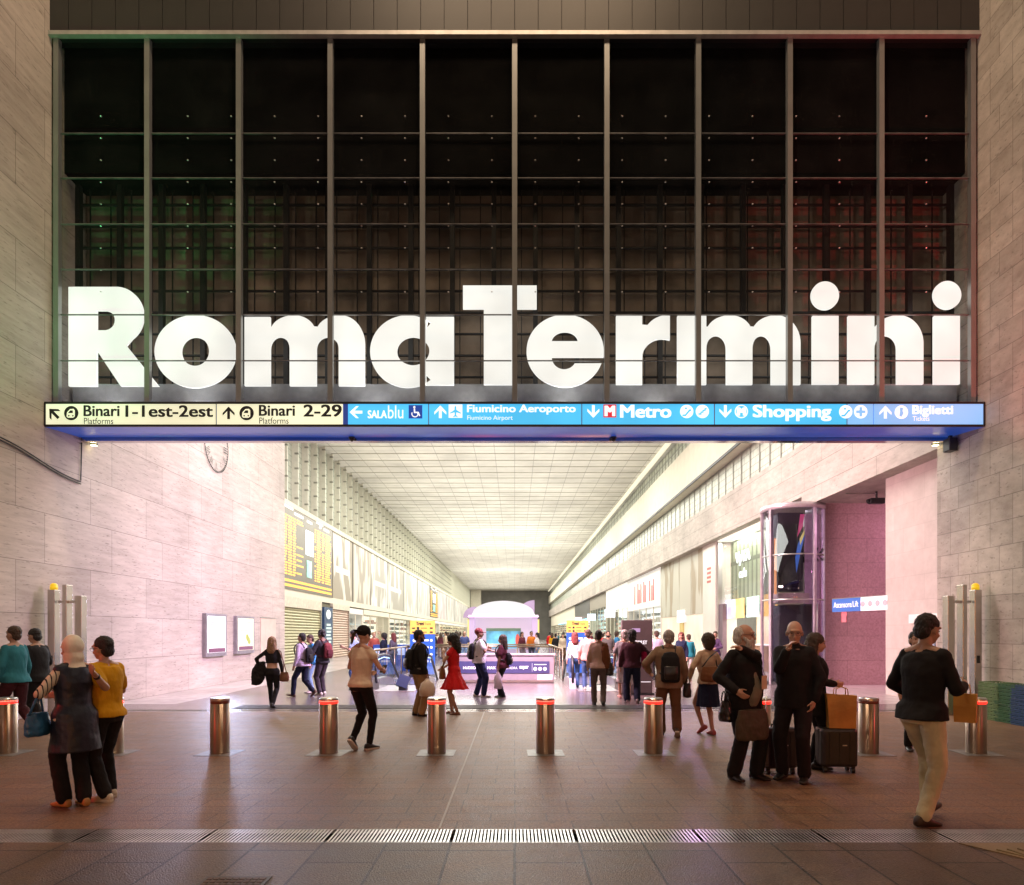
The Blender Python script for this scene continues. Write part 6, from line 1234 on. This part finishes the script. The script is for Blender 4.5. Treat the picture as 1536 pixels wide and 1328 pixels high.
f = Pn('woman in a black coat with dark hair looking right over the suitcases', 1221, 8.35, 1.63, 262, sex='f', near=2, skin='light', hair='long', hcol='brown', head=(0, 6), armL=('w', 1240, 1022, 8.5), armR=('w', 1252, 1026, 8.15), poleR=(.6, -1, -.6), top=dict(kind='coat', mat=blk, e=.034, hem=.70), bottom=('trousers', blk, 1.1), shoes=(.014, .012, .012))
def suitcase(label, x, y, rz, w_=.40, h_=.50, d_=.25, handle=0, seed=0):
    t = thing('suitcase', label, 'suitcase', (x, y, 0), R(rz)); m = pm('case_black', (.016, .015, .017), .35, 0, .2, 10, .15, 40)
    MB().box((0, 0, .07+h_/2), (w_, d_, h_)).build('case_body', m, t, bevel=.04); q = MB()
    for k in (-1, 0, 1): q.box((k*w_*.28, -d_/2-.002, .07+h_/2), (.018, .008, h_*.8))
    q.build('case_rib', m, t); MB().bb(-w_/2-.004, w_/2+.004, -.008, .008, .09, .05+h_).build('zip_band', pm('zip_grey', (.06, .06, .065), .4, .5), t)
    for sx in (-1, 1):
        for sy in (-1, 1): q = MB(); q.cyl((sx*(w_/2-.05)-.018, sy*(d_/2-.05), .032), (sx*(w_/2-.05)+.018, sy*(d_/2-.05), .032), .032); q.bb(sx*(w_/2-.05)-.022, sx*(w_/2-.05)+.022, sy*(d_/2-.05)-.015, sy*(d_/2-.05)+.015, .045, .085); q.build('wheel', blkl, t)
    MB().tube([(-.07, 0, .07+h_), (-.07, 0, .095+h_), (.07, 0, .095+h_), (.07, 0, .07+h_)], .010, 8).build('top_handle', blkl, t, True)
    if handle: MB().tube([(-.1, d_*.3, .07+h_), (-.1, d_*.3, h_+handle), (.1, d_*.3, h_+handle), (.1, d_*.3, .07+h_)], .010, 8).build('pull_handle', steel, t, True)
    MB().box((w_*.12, -d_/2-.004, h_*.72), (.05, .006, .012)).build('case_badge', steel, t); return t
suitcase('black suitcase with its pull handle up, between the bearded man and the bald man', X(1168, 8.0), 8.05, 5, .40, .48, .25, .42)
suitcase('black suitcase under the paper bag right of the woman in the black coat', X(1254, 8.15), 8.15, -4, .42, .46, .26)
t = thing('paper_bag', 'brown paper bag with twisted handles standing on the suitcase', 'paper bag', (X(1261, 8.1), 8.1, .53), R(-8)); pb = pm('kraft_paper', (.52, .28, .06), .7, 0, .18, 5, .5, 9); q = MB()
q.loft([[(-.15, -.075, 0), (.15, -.075, 0), (.15, .075, 0), (-.15, .075, 0)], [(-.157, -.08, .14), (.152, -.072, .14), (.155, .082, .14), (-.15, .078, .14)], [(-.165, -.07, .27), (.16, -.07, .27), (.158, .06, .27), (-.155, .065, .27)], [(-.17, -.045, .40), (.165, -.055, .385), (.165, .045, .385), (-.165, .05, .40)]]); q.build('bag_body', pb, t)
for sy in (-1, 1): MB().tube([(-.07, sy*.045, .37), (-.065, sy*.04, .46), (0, sy*.035, .49), (.065, sy*.04, .46), (.07, sy*.045, .37)], .006, 8).build('handle', pb, t, True)
# --- man walking off at the right
f = Pn('man in a black top and pale khaki trousers striding past at the right', 1382, 5.95, 1.80, -66, near=2, skin='tan', hair='short', hcol='black', lean=5, head=(-4, 14), feet=((-.08, .20, .03, -16), (.09, -.10, 0, 3)), armR=(.16, .30, 1.16), poleR=(.6, -1, -.8), armL=(-.20, .24, 1.02), top=dict(kind='jacket', mat=blk, e=.018, hem=.88), bottom=('trousers', gold, 1.1), shoes=(.035, .02, .014))
p = hand_pos(f, 1); t = thing('paper_bag', 'small brown paper bag hanging from the hand of the striding man', 'paper bag', p+Vector((0, 0, -.33)), R(-40)); q = MB(); q.loft([[(-.08, -.05, 0), (.08, -.05, 0), (.08, .05, 0), (-.08, .05, 0)], [(-.085, -.052, .14), (.083, -.05, .14), (.083, .052, .14), (-.085, .05, .14)], [(-.085, -.03, .25), (.085, -.03, .25), (.085, .03, .25), (-.085, .03, .25)]]); q.build('bag_body', pb, t); MB().tube([(-.04, 0, .24), (-.03, 0, .33), (.03, 0, .33), (.04, 0, .24)], .005, 8).build('handle', pb, t, True)
Pn('man with short dark hair, mostly hidden behind the striding man', 1373, 9.6, 1.66, 170, near=1, skin='tan', hair='short', hcol='black', top=dict(kind='jacket', mat=char, e=.03, hem=.86), bottom=('trousers', blk, 1.3), wide=.92)
# --- farther people
Pn('man in a pale lilac shirt seen from behind beside the toilet totem', 985, 24, 1.72, 0, near=1, hair='short', hcol='brown', top=dict(kind='shirt', mat=lilac, e=.03, hem=.88), bottom=('trousers', blk, 1.3), features=False)
Pn('bearded man in a dark grey T-shirt facing the camera near the totems', 912, 25.5, 1.72, 180, near=1, skin='tan', hair='short', hcol='black', beard=('black', .02), top=dict(kind='t_shirt', mat=K('dark_grey', (.09, .09, .085)), e=.03, hem=.88, sleeve='short'), bottom=('trousers', char, 1.3))
Pn('woman in a pink headscarf with a navy coat and white scarf', 1022, 23.0, 1.66, 150, sex='f', near=1, skin='light', hair='long', hcol='auburn', top=dict(kind='coat', mat=nvy, e=.035, hem=.70), bottom=('trousers', blk, 1.2))
Pn('person in a turquoise top just behind the woman in the navy coat', 1033, 24.5, 1.60, 10, near=1, hair='short', hcol='brown', top=dict(kind='top', mat=K('turq', (.03, .28, .36)), e=.03, hem=.86), bottom=('trousers', white, 1.3), features=False)
Pn('woman in a purple cardigan leaning by the cafe door', 1073, 26.0, 1.70, 150, sex='f', near=1, hair='bun', hcol='brown', top=dict(kind='cardigan', mat=K('purple', (.10, .06, .14)), e=.03, hem=.82), bottom=('trousers', char, 1.2), armL=(-.1, .26, 1.1), armR=(.1, .26, 1.08))
Pn('bald man in a blue and white top beyond the railing', 697, 37, 1.74, 170, near=1, skin='light', hair='none', top=dict(kind='polo', mat=K('polo_blue', (.07, .10, .26)), e=.03, hem=.88, sleeve='short'), bottom=('trousers', ltj, 1.3))
Pn('woman with long brown hair in a dark top in front of the pavilion', 783, 37.5, 1.70, 215, sex='f', near=1, hair='long', hcol='brown', top=dict(kind='top', mat=maroon, e=.03, hem=.86), bottom=('trousers', K('taupe_trouser', (.22, .17, .17)), 1.4))
Pn('person in an orange top in front of the pavilion', 797, 37.2, 1.74, 200, near=1, skin='tan', hair='short', hcol='black', top=dict(kind='top', mat=K('orange', (.55, .17, .02)), e=.03, hem=.9), bottom=('trousers', dkn, 1.3), armL=(-.1, .28, 1.1))
Pn('woman in a white top and light jeans in front of the pavilion', 806, 37.0, 1.66, 100, sex='f', near=1, hair='long', hcol='black', top=dict(kind='top', mat=white, e=.026, hem=.95), bottom=('trousers', ltj, 1.0))
Pn('person in a black hood near the left machines', 576, 27.5, 1.62, 80, near=1, hair='afro', hcol='black', top=dict(kind='hoodie', mat=dkn, e=.04, hem=.84, hood=True), bottom=('trousers', char, 1.3))
Pn('person with reddish hair and a dark top near the left machines', 590, 27.8, 1.64, 60, sex='f', near=1, hair='long', hcol='auburn', top=dict(kind='top', mat=K('slate', (.10, .09, .13)), e=.03, hem=.86), bottom=('trousers', char, 1.3))
Pn('man with cropped hair in a grey jacket by the white doorway', 541, 29.0, 1.84, 30, near=1, skin='tan', hair='short', hcol='brown', top=dict(kind='jacket', mat=grey, e=.035, hem=.84), bottom=('trousers', char, 1.3))
Pn('man in a red top by the left glass panes', 561, 30.0, 1.68, 200, near=1, skin='light', hair='short', hcol='blond', top=dict(kind='top', mat=K('dull_red', (.35, .08, .06)), e=.03, hem=.86), bottom=('trousers', jean, 1.3))
bake_all()
# --- the far crowd: four builds copied with other clothes
arch = []
for i, (sx, hr, hc, st) in enumerate((('m', 'short', 'black', STRIDE), ('f', 'long', 'brown', SHIFT), ('m', 'curly', 'brown', SHIFT), ('f', 'bun', 'black', STRIDE2))):
    arch.append(person('x', 0, 40, (1.76, 1.66, 1.72, 1.63)[i], 0, sex=sx, near=0, hair=hr, hcol=hc, feet=st, skin=('tan', 'light', 'brown', 'light')[i], top=dict(kind='top', mat=char, e=.034, hem=.86), bottom=('trousers', blk, 1.3)).root)
bake_all()
tops = [('black', blk), ('white', white), ('cream', cream), ('grey', grey), ('maroon', maroon), ('blue', blue), ('olive', olive), ('pink', pinkish), ('navy', nvy), ('tan', tan_), ('teal', teal), ('red', red), ('yellow', yellow), ('lilac', lilac)]
bots = [('black', blk), ('jeans', jean), ('khaki', khaki), ('pale jeans', ltj), ('charcoal', char), ('brown', brownt)]
rnd = random.Random(5); first = set(); seen = set(); zones = [('left of the pavilion', 642, 700, 40, 95, 16), ('right of the pavilion', 822, 905, 36, 95, 22), ('along the right shops', 905, 975, 30, 60, 9)]
for zn, ua, ub, da, db, n in zones:
    for k in range(n):
        u = ua+(ub-ua)*(k+rnd.random())/n; d = da+(db-da)*rnd.random()**1.4; x = X(u, d)
        if x > 8.6 or x < -11: continue
        while True:
            tn = rnd.choice(tops); bn = rnd.choice(bots)
            if (zn, tn[0], bn[0]) not in seen: seen.add((zn, tn[0], bn[0])); break
        a = rnd.randrange(4); src = arch[a]
        if a in first: o = copy_tree(src)
        else: o = src; first.add(a)
        o.location = (x, d, 0); o.rotation_euler.z = R(rnd.choice((0, 180, 170, 20, 340, 90, 270, 200))); o['group'] = 'far travellers in the hall'
        o['label'] = f'small far traveller in a {tn[0]} top and {bn[0]} bottoms {zn}'
        for c in o.children:
            nm = c.name.split('.')[0]
            if nm in ('top', 'trousers'): c.material_slots[0].link = 'OBJECT'; c.material_slots[0].material = tn[1] if nm == 'top' else bn[1]
flush_text(); bake_all()
for o in list(bpy.data.objects):
    if o.type == 'MESH' and o.name.split('.')[0] in ('post', 'light_ring', 'led_band', 'dome_ring', 'warning_lamp', 'lift_glass', 'crown_ring', 'steel_band'):
        me = o.data
        for p in me.polygons: p.use_smooth = len(p.vertices) == 4
